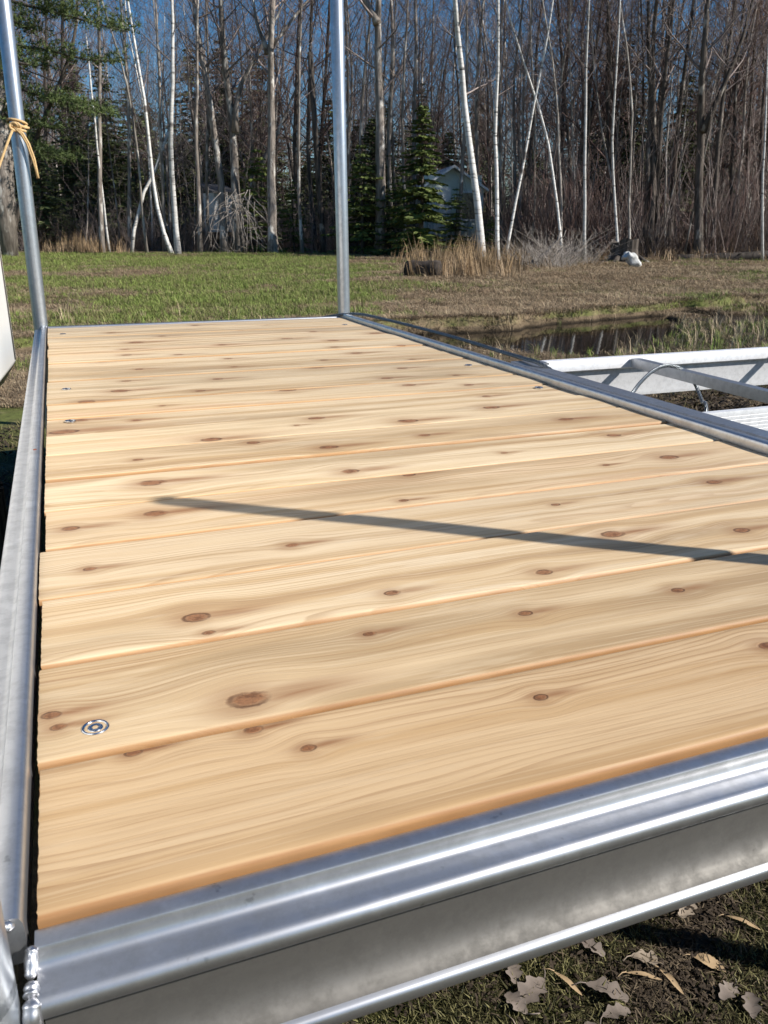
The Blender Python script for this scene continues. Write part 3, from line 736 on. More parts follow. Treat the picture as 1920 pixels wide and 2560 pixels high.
def tyre():
    d = ray(10, 1083); p = CAM+d*((1.75-CAM[1])/d[1]); top = p[2]
    g = gzf(p[0], p[1]); R = 0.27; r = (top-g)/2
    root = thing('tyre', 'black rubber tyre lying flat on the grass left of the dock', 'tyre', (p[0]-R-0.02, p[1]-0.10, g))
    mb = MB(); n = 40; k = 14; th = np.arange(n)*2*math.pi/n
    for q in range(k):
        a = q*2*math.pi/k; ca, sa = math.cos(a), math.sin(a)
        rr = R-0.07+0.075*np.sign(ca)*abs(ca)**0.6; zz = r+r*np.sign(sa)*abs(sa)**0.55
        mb.add(np.stack([rr*np.cos(th), rr*np.sin(th), th*0+zz], 1), [])
    for q in range(k):
        q2 = (q+1) % k
        for j in range(n): mb.f.append((q*n+j, q*n+(j+1) % n, q2*n+(j+1) % n, q2*n+j))
    mb.build('casing', M['rubber'], root)
    mb = MB()
    for j in range(36):
        a = j*2*math.pi/36; c = np.array([math.cos(a), math.sin(a), 0]); s_ = np.array([-c[1], c[0], 0])
        p0 = c*(R-0.003)+np.array([0, 0, r*0.5]); p1 = c*(R+0.008)+np.array([0, 0, r*0.5])
        V = [p+s_*w_+np.array([0, 0, z_]) for p in (p0, p1) for w_ in (-.014, .014) for z_ in (0, r)]
        mb.add(V, [(0, 1, 3, 2), (4, 6, 7, 5), (0, 4, 5, 1), (2, 3, 7, 6), (1, 5, 7, 3), (0, 2, 6, 4)])
    mb.build('tread', M['rubber'], root, smooth=False)
tyre()

# ------------------------------------------------------------------ trees
def grow(mb, start, direc, length, r, rr, depth, up=0.35, wob=0.18, minr=0.0030, kids=(5, 4), spread=0.8):
    """one limb with side shoots, recursive"""
    n = 5 if depth > 0 else 3
    d = np.array(direc, float); d /= np.linalg.norm(d); p = np.array(start, float); P = [p]; st = length/(n-1)
    for i in range(n-1):
        d = d + (rr.rand(3)-0.5)*wob*2 + np.array([0, 0, up*0.3]); d /= np.linalg.norm(d); p = p + d*st; P.append(p)
    P = np.array(P); R = np.linspace(r, max(minr, r*0.25), n)
    mb.tube(P, R, 4 if r > 0.016 else 3, cap=False)
    if depth == 0: return
    k = kids[0] if depth > 1 else kids[1]
    for j in range(k):
        t = 0.2+0.78*(j+rr.rand())/k; f = t*(n-1); i0 = min(int(f), n-2); q = P[i0]+(P[i0+1]-P[i0])*(f-i0)
        ax = P[i0+1]-P[i0]; ax /= np.linalg.norm(ax); s = rr.randn(3); s -= ax*(s@ax); s /= np.linalg.norm(s)
        nd = ax*0.75+s*spread*(0.6+0.5*rr.rand())
        grow(mb, q, nd, length*(0.28+0.3*rr.rand())*(1.15-t*0.5), max(minr, np.interp(t, [0, 1], [r, r*0.25])*0.55), rr, depth-1, up, wob, minr, kids, spread)

def bare_tree_meshes(path, r0, seed, mats, br=(0.35, 1.0), nb=22, blen=1.6, kids=(5, 4), rise=0.9, top=0.12, depth=2):
    """path: trunk points (local). returns (trunk mesh, crown mesh)"""
    rr = np.random.RandomState(seed); P = np.array(path, float)
    seg = np.concatenate([[0], np.cumsum(np.linalg.norm(np.diff(P, axis=0), axis=1))]); T = seg[-1]
    n = max(8, int(T/0.7)); t = np.linspace(0, T, n); Q = np.stack([np.interp(t, seg, P[:, i]) for i in range(3)], 1)
    Q[1:-1] = Q[1:-1]*0.5+(Q[:-2]+Q[2:])*0.25
    Q[1:, :2] += np.cumsum((rr.rand(n-1, 2)-0.5)*0.06, axis=0)
    u = t/T; R = r0*(1-(1-top)*u**1.1); R[0] *= 1.35
    tb = MB(); tb.tube(Q, R, 8 if r0 > 0.05 else 6)
    cb = MB()
    for j in range(nb):
        a = br[0]+(br[1]-br[0])*((j+rr.rand())/nb); f = a*(n-1); i0 = min(int(f), n-2); q = Q[i0]+(Q[i0+1]-Q[i0])*(f-i0)
        az = j*2.4+rr.rand(); L_ = blen*(1.25-0.75*a)*(0.6+0.7*rr.rand()); rb = max(0.005, np.interp(f, np.arange(n), R)*(0.28+0.2*rr.rand()))
        grow(cb, q, (math.cos(az), math.sin(az), rise*(0.4+rr.rand())), L_, min(rb, 0.045), rr, depth, kids=kids)
    grow(cb, Q[-1], (0, 0, 1), blen*0.8, max(0.006, R[-1]), rr, depth, kids=kids)
    return tb.mesh('trunk', mats[0]), cb.mesh('crown', mats[1])

def tree_thing(name, label, cat, meshes, loc, rotz=0, scale=1.0, group=None):
    o = thing(name, label, cat, loc, group); o.rotation_euler = (0, 0, rotz); o.scale = (scale,)*3 if not hasattr(scale, '__len__') else scale
    for nm, me in zip(('trunk', 'crown'), meshes): 
        if me is not None: obj(nm, me, o)
    return o

# --- trees that the photograph lets one pick out, each with its own trunk line
def pixel_tree(pts, wpx, D, kind, label, name, nb=18, blen=1.7, br=(0.4, 1.0), forks=(), crown=True, extend=4.0, cat='tree', group=None, depth=2, kids=(5, 5)):
    seed = int(abs(pts[0][0])*7+pts[0][1]); 
    W_ = [at_depth(px, py, D+0.25*math.sin(i*1.7+seed)) for i, (px, py) in enumerate(pts)]
    g = gzf(W_[0][0], W_[0][1]); base = np.array([W_[0][0], W_[0][1], g])
    if W_[0][2] > g+0.05:
        d0 = W_[0]-W_[1]; d0 = d0/abs(d0[2])*(W_[0][2]-g); base = W_[0]+d0*np.array([0.6, 0.6, 1]); base[2] = gzf(base[0], base[1]); W_ = [base]+W_
    else: W_[0] = base.copy()
    if extend:
        d1 = W_[-1]-W_[-2]; d1 /= np.linalg.norm(d1); d1 = d1*0.6+np.array([0, 0, 0.4]); W_.append(W_[-1]+d1*extend)
    path = np.array(W_)-base; path[0, 2] -= 0.1
    r0 = wpx*0.5/FPX*D*1.05
    mats = {'birch': (M['birch'], M['twig']), 'grey': (M['bark'], M['twig']), 'dark': (M['bark_dark'], M['twig']), 'dead': (M['dead'], M['dead']), 'pale': (M['pale'], M['twig'])}[kind]
    tm, cm = bare_tree_meshes(path, r0, seed, mats, br, nb, blen, kids, depth=depth) if crown else (None, None)
    if not crown:
        rr = np.random.RandomState(seed); mb = MB(); mb.tube(path, np.linspace(r0, r0*0.75, len(path)), 8); tm = mb.mesh('trunk', mats[0])
    o = tree_thing(name, label, cat, (tm, cm), base, group=group)
    for f in forks:
        pts_f, w_f = f; Pf = np.array([at_depth(px, py, D+0.1*i) for i, (px, py) in enumerate(pts_f)])-base
        if extend: Pf = np.vstack([Pf, Pf[-1]+(Pf[-1]-Pf[-2])*1.2])
        fm, fc = bare_tree_meshes(Pf, w_f*0.5/FPX*D, seed+3, mats, (0.25, 1.0), 9, blen*0.8, kids)
        l = obj('limb', fm, o); obj('crown', fc, l)
    return o
BG = 'slender white birches in the wood edge'; GG = 'grey trunked bare trees in the wood edge'; DG = 'dark stemmed bare trees at the thicket'
pixel_tree([(255,632),(248,430),(246,200),(243,-10)], 12, 27, 'grey', 'straight slim grey trunk with mottled bark right of the pine boughs', 'bare_tree', nb=14, blen=1.3)
pixel_tree([(444,618),(437,500),(430,400),(436,250),(441,100),(439,-10)], 13, 25.5, 'birch', 'bright white upright birch standing at the edge of the green field', 'birch_tree', nb=12, blen=1.3)
pixel_tree([(432,637),(395,530),(384,470),(383,430),(375,300),(350,170),(330,40)], 9, 27, 'birch', 'thin pale birch with crooked base crossing a fallen birch', 'birch_tree', nb=12, blen=1.4)
pixel_tree([(335,575),(360,480),(388,425),(420,330)], 8, 28, 'birch', 'short dead birch leaning right and crossing a crooked birch', 'birch_tree', crown=False, extend=0)
pixel_tree([(560,610),(548,430),(530,330),(510,200),(490,100),(478,-10)], 18, 28, 'grey', 'dark grey maple leaning away from the brush pile', 'bare_tree', nb=18, blen=2.0)
pixel_tree([(593,615),(590,480),(583,380),(570,260),(553,130),(545,-10)], 22, 28, 'grey', 'thick grey forked maple rising out of the brush pile', 'bare_tree', nb=18, blen=2.2, forks=(([(588,330),(595,195),(640,150),(680,60)], 13),))
pixel_tree([(683,634),(678,430),(672,200),(668,130),(675,-10)], 22, 27, 'grey', 'stout grey maple with a wide three way fork', 'bare_tree', nb=16, blen=2.2, forks=(([(670,135),(640,60),(628,-10)], 11), ([(674,120),(720,62),(775,-10)], 8)))
pixel_tree([(808,610),(795,430),(785,280),(775,132)], 15, 28, 'dark', 'broken topped dark snag beside a leaning grey trunk', 'dead_tree', crown=False, extend=0)
pixel_tree([(612,520),(660,400),(720,270),(770,140)], 12, 29, 'grey', 'grey trunk leaning at a steep slant against the broken snag', 'dead_tree', nb=8, blen=1.0, extend=0.8)
pixel_tree([(866,600),(868,300),(862,100),(858,-10)], 9, 29, 'grey', 'thin grey stem just behind the right back dock post', 'bare_tree', nb=14)
pixel_tree([(950,610),(950,430),(948,250),(942,130),(950,-10)], 26, 27, 'grey', 'thickest grey trunk rising behind low cedars left of the spruce', 'bare_tree', nb=14, blen=2.2, forks=(([(944,60),(915,5),(890,-40)], 15),))
pixel_tree([(976,615),(972,400),(985,150),(980,-10)], 13, 28, 'grey', 'slim wavy grey trunk beside the thickest trunk', 'bare_tree', nb=14)
pixel_tree([(1030,615),(1034,300),(1038,100),(1035,-10)], 13, 29, 'grey', 'straight grey trunk rising just behind the spruce', 'bare_tree', nb=14)
pixel_tree([(1203,612),(1180,430),(1160,280),(1143,110),(1133,-10)], 18, 22.5, 'birch', 'boldest white birch leaning left beside the pale cabin', 'birch_tree', nb=9, blen=1.2)
pixel_tree([(1244,615),(1235,430),(1228,300),(1235,100),(1233,-10)], 10, 23, 'birch', 'slender white birch standing right of the boldest birch', 'birch_tree', nb=12)
pixel_tree([(1255,610),(1252,400),(1248,230),(1255,80),(1257,-10)], 10, 27, 'grey', 'grey tree hugging the slender white birch', 'bare_tree', group=GG, nb=14)
for pts, w, lb_ in (([(1290,620),(1287,350),(1280,200),(1305,-10)], 8, 'thin grey tree bending right at its top beside the slender white birch'), ([(1145,600),(1165,300),(1168,100),(1167,-10)], 10, 'grey tree just left of the boldest birch'), ([(1190,600),(1195,300),(1205,100),(1212,-10)], 11, 'grey tree standing right behind the boldest birch'), ([(1010,610),(1005,300),(1020,-10)], 8, 'thin grey tree between the spruce and the wavy grey trunk'), ([(325,610),(318,300),(300,90),(290,-10)], 9, 'thin grey tree leaning left behind the short dead birch'), ([(410,600),(402,330),(398,120),(388,-10)], 9, 'thin grey tree just left of the bright upright birch'), ([(498,610),(492,300),(500,-10)], 10, 'slim grey tree left of the maple that leans from the brush pile'), ([(520,610),(515,400),(522,150),(515,-10)], 8, 'thin grey tree close beside the leaning dark grey maple'), ([(755,610),(748,350),(760,-10)], 8, 'thin grey tree left of the broken snag'), ([(905,600),(900,300),(915,60),(925,-10)], 9, 'thin grey tree rising over the bushy low cedar')):
    pixel_tree(pts, w, 27+rnd.random()*3, 'grey', lb_, 'bare_tree', group=GG, nb=14)
PALE = (2, 3, 5, 6, 7, 8, 9, 10, 12)
for n_, (pts, w, lb_) in enumerate((([(1262,640),(1310,400),(1335,250),(1370,70),(1385,-10)], 8, 'slender white birch leaning right across a left leaning birch'), ([(1405,600),(1378,400),(1340,250),(1290,110),(1270,60)], 8, 'slender white birch leaning left across a right leaning birch'), ([(1403,570),(1398,430),(1394,250),(1380,130),(1350,-10)], 7, 'thin upright pale stem close behind the two crossing birches'), ([(1558,600),(1540,470),(1516,400),(1500,230),(1490,150)], 8, 'thin pale stem leaning left over the rotten stump'), ([(1546,600),(1535,450),(1530,350),(1545,160),(1553,10)], 8, 'thin upright birch rising behind the rotten stump'), ([(1574,600),(1572,420),(1590,250),(1570,110),(1550,-10)], 7, 'thin pale stem with a crooked middle right of the rotten stump'), ([(1330,600),(1332,400),(1330,250),(1320,80)], 7, 'thin pale stem behind the bleached dead branch'), ([(1440,600),(1432,300),(1425,150),(1425,-10)], 7, 'straight thin pale trunk left of the stem that hugs a dark one'), ([(1665,600),(1660,430),(1668,300)], 6, 'short slim pale stem between the dark thicket stems'), ([(1710,630),(1735,480),(1758,370)], 6, 'slim pale stem leaning right beside the broad dark trunk'), ([(365,600),(340,300),(310,150),(275,60)], 8, 'pale grey stem leaning left behind the bright upright birch'), ([(268,570),(255,420),(235,250),(222,100)], 7, 'faint thin birch leaning left beside the straight slim grey trunk'), ([(1690,640),(1694,470),(1712,250),(1722,140)], 7, 'thin pale stem beside the dark stem that leans clearly right'), ([(1908,640),(1905,500),(1920,200)], 8, 'thin birch above the end of the long fallen trunk'))):
    pixel_tree(pts, w*0.8, 23+rnd.random()*3.5 if pts[0][0] > 1200 else 27, 'pale' if n_ in PALE else 'birch', lb_, 'bare_tree' if n_ in PALE else 'birch_tree', group='pale stems in the wood edge' if n_ in PALE else BG, nb=11, blen=1.1)
for pts, w, lb_ in (([(1466,630),(1475,250),(1490,100),(1510,-10)], 10, 'dark stem hugging the pale straight stem and leaning right'), ([(1610,640),(1618,400),(1622,200),(1612,-10)], 15, 'upright dark stem of the thicket cluster behind the stump'), ([(1622,640),(1640,350),(1635,100),(1650,-10)], 17, 'thickest upright dark stem of the thicket cluster'), ([(1642,640),(1652,350),(1675,150),(1692,-10)], 13, 'dark stem leaning slightly right beside the thickest thicket stem'), ([(1668,640),(1690,330),(1713,130),(1735,-10)], 14, 'dark stem leaning clearly right out of the thicket cluster'), ([(1595,630),(1600,300),(1590,-10)], 8, 'thinnest dark stem just behind the rotten stump'), ([(1780,620),(1790,350),(1815,150),(1840,-10)], 13, 'dark stem leaning right next to the broad dark trunk'), ([(1820,620),(1832,350),(1845,130),(1860,-10)], 10, 'slim dark stem beyond the broad dark trunk'), ([(1870,620),(1868,350),(1890,-10)], 9, 'thin dark stem above the middle of the long fallen trunk'), ([(1905,600),(1895,350),(1912,150),(1925,-10)], 11, 'dark stem with a bent base above the long fallen trunk'), ([(1520,620),(1528,300),(1515,-10)], 9, 'slim dark stem between the birches left of the rotten stump')):
    pixel_tree(pts, w, 24.5+rnd.random()*2.5, 'dark', lb_, 'bare_tree', group=DG, nb=18, blen=2.0)
pixel_tree([(1462,640),(1462,430),(1465,250),(1470,120),(1476,-10)], 8, 23, 'birch', 'pale straight stem hugging a dark stem at the thicket', 'bare_tree', nb=10)
pixel_tree([(1745,640),(1752,400),(1758,250),(1765,100),(1770,-10)], 22, 24, 'dark', 'broad dark trunk with heavy side limbs in the thicket', 'bare_tree', nb=14, blen=2.4, forks=(([(1756,330),(1800,240),(1850,120),(1880,20)], 14),))
pixel_tree([(85,350),(140,230),(190,120),(196,-10)], 12, 24, 'dark', 'dark crooked trunk leaning right among the pine boughs', 'bare_tree', nb=14, blen=1.6)

# --- prototypes for the rest of the wood
def rand_path(rr, H, lean):
    n = 6; z = np.linspace(-0.1, H, n); a = rr.rand()*6.28
    off = np.clip(z/H, 0, 1)**1.4*lean*H; P = np.stack([off*math.cos(a), off*math.sin(a), z], 1); P[1:, :2] += np.cumsum((rr.rand(n-1, 2)-0.5)*0.55, axis=0); return P
protos = []
for i in range(9):
    rr = np.random.RandomState(500+i); H = 9+5*rr.rand(); kind = i % 3
    mats = ((M['bark'], M['twig']), (M['bark_dark'], M['twig_red']), (M['birch'] if i == 2 else M['pale'], M['twig']))[kind]
    protos.append((bare_tree_meshes(rand_path(rr, H, 0.16*rr.rand()), (0.080, 0.070, 0.048)[kind]*(0.6+0.7*rr.rand()), 700+i, mats, (0.20, 1.0), 38, 2.6 if kind < 2 else 1.9, (6, 5), rise=0.8), kind))
edge_px = np.array([-200, 0, 600, 1050, 1250, 1500, 2100]); edge_D = np.array([29., 29., 28.5, 28., 26.5, 25.5, 25.])
def in_view_lane(px, D): return (515 < px < 590 and D < 32.5) or (1085 < px < 1180 and D < 29.5)
def edgeD(px): return float(np.interp(px, edge_px, edge_D))
LBL = [('bare_tree', 'bare grey tree standing among many deeper in the wood', 'bare grey trees deeper in the wood'),
       ('bare_tree', 'bare dark tree with reddish buds deeper in the wood', 'bare dark trees deeper in the wood'),
       ('birch_tree', 'pale slim trunk standing among many deeper in the wood', 'pale slim trunks deeper in the wood')]
for i in range(160):
    px = -120+2180*((i*0.6180339)%1); Dd = edgeD(px)+1.5+16*(((i*0.7548776)%1)**1.2)
    if px > 1350 and i % 3 != 0: Dd = edgeD(px)+0.5+9*rnd.random()
    pr_, kind = protos[rnd.randrange(9)]
    if 250 < px < 480 and rnd.random() < 0.45: continue
    if in_view_lane(px, Dd): continue
    nm, lb, gr = LBL[kind]; s = 0.75+0.5*rnd.random()
    o_ = tree_thing(nm, lb, 'tree', pr_, tuple(ground_at(px, Dd)), rnd.random()*6.28, (s*0.9, s*0.9, s), gr)
    o_.rotation_euler.x = rnd.gauss(0, 0.05); o_.rotation_euler.y = rnd.gauss(0, 0.05)
# saplings: thin whips at the wood edge, right side mostly
sap = []
for i in range(4):
    rr = np.random.RandomState(40+i); sap.append(bare_tree_meshes(rand_path(rr, 4.5+2*rr.rand(), 0.12), 0.022, 60+i, (M['pale'] if i % 2 else M['bark'], M['twig']), (0.4, 1.0), 12, 1.0, (4, 3)))
for i in range(60):
    px = (1230+760*rnd.random()) if i < 42 else rnd.random()*1200; Dd = edgeD(px)+6*rnd.random()-0.5
    o_ = tree_thing('sapling', 'thin bare sapling whip at the edge of the wood', 'sapling', sap[rnd.randrange(4)], tuple(ground_at(px, Dd)), rnd.random()*6.28, 0.7+0.6*rnd.random(), 'thin saplings along the wood edge'); o_.rotation_euler.x = rnd.gauss(0, 0.13); o_.rotation_euler.y = rnd.gauss(0, 0.13)

# --- conifers
def conifer_meshes(H, Rb, seed, mat, density=1.0, low=0.06, droop=0.25, gap=0.25):
    rr = np.random.RandomState(seed); tb = MB(); zz = np.linspace(-0.1, H, 8)
    tb.tube(np.stack([0.02*np.sin(zz), 0.02*np.cos(zz*1.3), zz], 1), np.linspace(0.018*H+0.012, 0.008, 8), 7)
    cb = MB(); z = low*H; V = []; F = []; nv = 0
    while z < H*0.985:
        u = z/H; R = Rb*(1-u)**0.85*(0.75+0.4*rr.rand())+0.05; nb = int(5+3*rr.rand())
        a0 = rr.rand()*6.28
        for j in range(nb):
            az = a0+j*2*math.pi/nb+0.4*rr.randn(); Lb = R*(0.65+0.5*rr.rand())
            d = np.array([math.cos(az), math.sin(az), 0.0]); p0 = np.array([0, 0, z])
            m = max(4, int(Lb/0.07*density)); s = np.linspace(0.12, 1, m)
            P = p0+d*Lb*s[:, None]; P[:, 2] += -droop*Lb*s**1.4+0.14*Lb*s**3+0.06
            cb.tube(np.vstack([p0, P[m//2], P[-1]]), [0.010, 0.006, 0.003], 3, cap=False)
            side = np.array([-d[1], d[0], 0])
            for q in range(m):
                for sg in (-1, 1):
                    if rr.rand() < gap: continue
                    tl = (0.10+0.30*Lb*(1-s[q]*0.75))*(0.6+0.6*rr.rand())
                    dirv = side*sg*(0.75+0.2*rr.rand())+d*0.6+np.array([0, 0, -0.28+0.5*rr.rand()-0.1]); dirv /= np.linalg.norm(dirv)
                    wv = np.cross(dirv, rr.randn(3)); wv = wv/np.linalg.norm(wv)*(0.026+0.026*rr.rand())
                    a = P[q]; b_ = a+dirv*tl*0.55; c = a+dirv*tl+np.array([0, 0, -0.03*rr.rand()])
                    V += [a-wv*0.4, a+wv*0.4, b_+wv, b_-wv, c]; F += [(nv, nv+1, nv+2, nv+3), (nv+3, nv+2, nv+4)]; nv += 5
        z += (0.07+0.16*rr.rand()*(1-u*0.5))*(1 if rr.rand() < 0.85 else 1.9)
    nt_ = MB(); nt_.add(V, F)
    return tb.mesh('trunk', M['bark_dark']), cb.mesh('branches', M['twig']), nt_.mesh('needles', mat)
def conifer(name, label, ms, loc, rz, sc, group=None, cat='tree'):
    o = thing(name, label, cat, loc, group); o.rotation_euler = (0, 0, rz); o.scale = sc if hasattr(sc, '__len__') else (sc,)*3
    t = obj('trunk', ms[0], o); c = obj('crown', ms[2], o); tag(obj('branches', ms[1], c), kind='stuff'); return o
sp_main = conifer_meshes(4.9, 1.65, 1, M['needle'], 1.7, 0.08, 0.30, 0.06)
conifer('spruce_tree', 'pointed green spruce standing in front of the pale cabin', sp_main, tuple(ground_at(1052, 25.3)), 0.4, 0.84)
con = [conifer_meshes(4.4, 1.5, 11, M['needle_dark'], 0.9), conifer_meshes(5.4, 1.6, 12, M['needle_dark'], 0.8), conifer_meshes(3.2, 1.2, 13, M['needle'], 1.0), conifer_meshes(7.0, 1.9, 14, M['needle_dark'], 0.7)]
for px, Dd, k, s in ((905,26.8,2,1.0),(990,26.6,2,0.72),(930,28,0,0.9),(650,28.6,2,1.0),(735,28.8,2,0.7),(1225,26.2,2,0.36),(120,30,0,0.9),(1138,27.2,2,0.62)):
    conifer('cedar_tree', {905:'bushy low cedar right of the back dock post', 990:'small cedar tucked against the spruce', 930:'darker cedar behind the bushy low cedar', 650:'light green young cedar right of the brush pile', 735:'smaller cedar at the foot of the broken snag', 1225:'knee high green cedar right of the boldest birch', 120:'dark cedar behind the left dock post', 1138:'small cedar hiding the cabin window'}[px], con[k], tuple(ground_at(px, Dd)), rnd.random()*6, s)
for i in range(52):
    px = (-60+760*rnd.random()) if i < 26 else (700+420*rnd.random()) if i < 34 else (1380+600*rnd.random())
    Dd = edgeD(px)+2.5+14*rnd.random(); k = rnd.choice((0, 1, 1, 3) if i < 34 else (0, 1, 3)); s = 0.55+0.5*rnd.random()
    if in_view_lane(px-25, Dd) or in_view_lane(px+25, Dd): continue
    conifer('hemlock_tree', 'dark evergreen hemlock in the understorey of the wood', con[k], tuple(ground_at(px, Dd)), rnd.random()*6, s, 'dark hemlocks under the bare trees')

# --- white pine on the left: trunk out at the edge, boughs reaching into view
def pine():
    D = 23.5; tr = [at_depth(x_, y_, D) for x_, y_ in ((14, 640), (8, 450), (2, 250), (-6, 0), (-12, -300))]
    base = np.array([tr[0][0], tr[0][1], gzf(tr[0][0], tr[0][1])])
    root = thing('pine_tree', 'large white pine at the left with boughs reaching over the wood edge', 'tree', base)
    mb = MB(); P = np.array(tr)-base; P[0, 2] = -0.1; mb.tube(P, [0.34, 0.28, 0.25, 0.22, 0.17], 10); t = mb.build('trunk', M['bark'], root)
    rr = np.random.RandomState(5)
    limbs = [([(0,-5),(100,22),(190,45),(320,80)], 30, 1.0), ([(-10,30),(40,55),(85,80)], 26, .8), ([(0,110),(120,125),(220,150),(305,152)], 15, .5), ([(0,150),(60,160),(130,165)], 38, .9),
             ([(0,205),(120,245),(190,262),(262,288)], 17, .8), ([(10,285),(70,310),(150,325)], 20, .7), ([(20,350),(100,372),(170,400)], 14, .6), ([(0,-80),(110,-40),(210,-20)], 30, 1.0), ([(-40,60),(-10,180),(60,205)], 25, .6), ([(0,240),(40,270),(60,290)], 22, .6)]
    for pts, hw, dens in limbs:
        lp = np.array([at_depth(a, b_, D+0.5*math.sin(i*2+a)) for i, (a, b_) in enumerate(pts)])-base
        mb = MB(); mb.tube(lp, np.linspace(0.045, 0.012, len(lp)), 6)
        l = mb.build('limb', M['bark_dark'], root)
        seg = np.concatenate([[0], np.cumsum(np.linalg.norm(np.diff(lp, axis=0), axis=1))]); V = []; F = []; nv = 0
        hwm = hw/FPX*D; cnt = int(120*dens*seg[-1])
        for q in range(cnt):
            s = seg[-1]*(0.22+0.80*rr.rand()); c = np.array([np.interp(s, seg, lp[:, i]) for i in range(3)])
            o = rr.randn(3)*np.array([0.20, 0.30, 0.30*hwm/0.3]); o[2] = abs(o[2])*0.8-0.06; c = c+o*np.array([1, 1, 1])
            for e in range(12):
                d = rr.randn(3)+np.array([0.4, 0, 0.5]); d /= np.linalg.norm(d); w = np.cross(d, rr.randn(3)); w = w/np.linalg.norm(w)*0.0095; ln = 0.09+0.06*rr.rand()
                V += [c-w, c+w, c+d*ln]; F.append((nv, nv+1, nv+2)); nv += 3
        nb_ = MB(); nb_.add(V, F); nb_.build('needles', M['needle_pine'], l)
pine()

# --- far wood and brush: one mass each
NB = 200
fp = []; fi = []; fr = []; fs = []
low = []
for i in range(5):
    rr = np.random.RandomState(900+i); kind = i % 3
    tm, cm = bare_tree_meshes(rand_path(rr, 11, 0.05), 0.09, 950+i, ((M['bark'], M['twig']), (M['bark_dark'], M['twig_red']), (M['bark'], M['twig']))[kind], (0.22, 1), 24, 2.1, (5, 4), rise=1.1)
    # join trunk and crown
    me = bpy.data.meshes.new('far_tree'); mbj = MB()
    for src in (tm, cm):
        v = np.zeros(len(src.vertices)*3); src.vertices.foreach_get('co', v); mbj.add(v.reshape(-1, 3), [tuple(p.vertices) for p in src.polygons])
    k0 = len(tm.polygons); me = mbj.mesh('far_tree', tm.materials[0]); me.materials.append(cm.materials[0])
    mi = np.zeros(len(me.polygons), np.int32); mi[k0:] = 1; me.polygons.foreach_set('material_index', mi); low.append(me)
for i in range(NB):
    px = -150+2220*NR.rand(); Dd = edgeD(px)+17+45*NR.rand()**1.3; p = ground_at(px, Dd); p[2] = GZ
    if 250 < px < 480 and NR.rand() < 0.4: continue
    fp.append(p); fi.append(NR.randint(5)); fr.append((0, 0, NR.rand()*6.28)); s = 0.75+0.4*NR.rand(); fs.append((s, s, s))
scatter('far_wood', 'distant mass of bare trunks and twigs behind the wood edge', low, fp, fr, fs, fi)
ev = []
for ms in con:
    mbj = MB(); cnt = []
    for src in ms:
        v = np.zeros(len(src.vertices)*3); src.vertices.foreach_get('co', v); mbj.add(v.reshape(-1, 3), [tuple(p.vertices) for p in src.polygons]); cnt.append(len(src.polygons))
    me = mbj.mesh('far_evergreen', ms[0].materials[0]); me.materials.append(ms[1].materials[0]); me.materials.append(ms[2].materials[0])
    me.polygons.foreach_set('material_index', np.repeat([0, 1, 2], cnt).astype(np.int32)); ev.append(me)
fp = []; fi = []; fr = []; fs = []
for i in range(150):
    px = -150+2220*NR.rand(); Dd = edgeD(px)+12+40*NR.rand()
    if 700 < px < 1500 and NR.rand() < 0.35: continue
    p = ground_at(px, Dd); p[2] = GZ; fp.append(p); fi.append(NR.choice([0, 1, 1, 3])); fr.append((0, 0, NR.rand()*6.28)); s = (0.75+0.55*NR.rand())*(1.15 if px < 700 else 0.9); fs.append((s*1.25, s*1.25, s))
scatter('far_evergreens', 'dark band of evergreens far back under the bare wood', ev, fp, fr, fs, fi)
# brush thicket
def bundle(n, h, rad, r, mat, seed, spread=0.35):
    rr = np.random.RandomState(seed); mb = MB()
    for i in range(n):
        a = rr.rand()*6.28; d = rad*rr.rand(); p = np.array([d*math.cos(a), d*math.sin(a), -0.03]); hh = h*(0.35+0.65*rr.rand())
        t = np.array([rr.randn()*spread, rr.randn()*spread, 1]); m_ = p+t*hh*0.5+rr.randn(3)*0.05*hh; e = p+t*hh+rr.randn(3)*0.10*hh
        mb.tube([p, m_, e], [r, r*0.8, r*0.45], 3, cap=False)
        for k in range(2):
            s = m_+(e-m_)*rr.rand(); mb.tube([s, s+np.array([rr.randn()*0.3, rr.randn()*0.3, 0.4+0.4*rr.rand()])*hh*0.35], [r*0.6, r*0.35], 3, cap=False)
    return mb.mesh('stems', mat)
br = [bundle(26, 1.5, 0.55, 0.006, M['brush'], 1), bundle(22, 2.4, 0.6, 0.0075, M['twig'], 2), bundle(26, 1.0, 0.5, 0.006, M['brush'], 3, 0.6), bundle(18, 3.0, 0.7, 0.009, M['twig_red'], 4, 0.3), bundle(20, 1.1, 0.7, 0.007, M['dead'], 5, 0.8), bundle(14, 3.6, 0.9, 0.008, M['twig'], 6, 0.4)]
bp = []; bi = []; brr = []; bs = []
for i in range(26):
    px = 1375+45*NR.randn(); p = ground_at(px, 19.5+3*NR.rand()); bp.append(p); bi.append(4); brr.append((0, 0, NR.rand()*6.28)); s = 0.45+0.5*NR.rand(); bs.append((s, s, s*0.8))
for i in range(1100):
    px = -80+2100*NR.rand(); right = px > 1280
    if not right and NR.rand() < 0.25: continue
    Dd = edgeD(px)+(-1.0+7*NR.rand()**1.2 if right else -0.2+6*NR.rand()); p = ground_at(px, Dd)
    bp.append(p); bi.append(NR.choice([0, 2, 1, 5] if not right else [0, 1, 2, 3, 5])); brr.append((0, 0, NR.rand()*6.28)); s = (0.45+0.6*NR.rand())*(1.0 if right else 0.75); bs.append((s, s, s))
scatter('brush', 'tangled brown brush and stems along the foot of the wood', br, bp, brr, bs, bi)

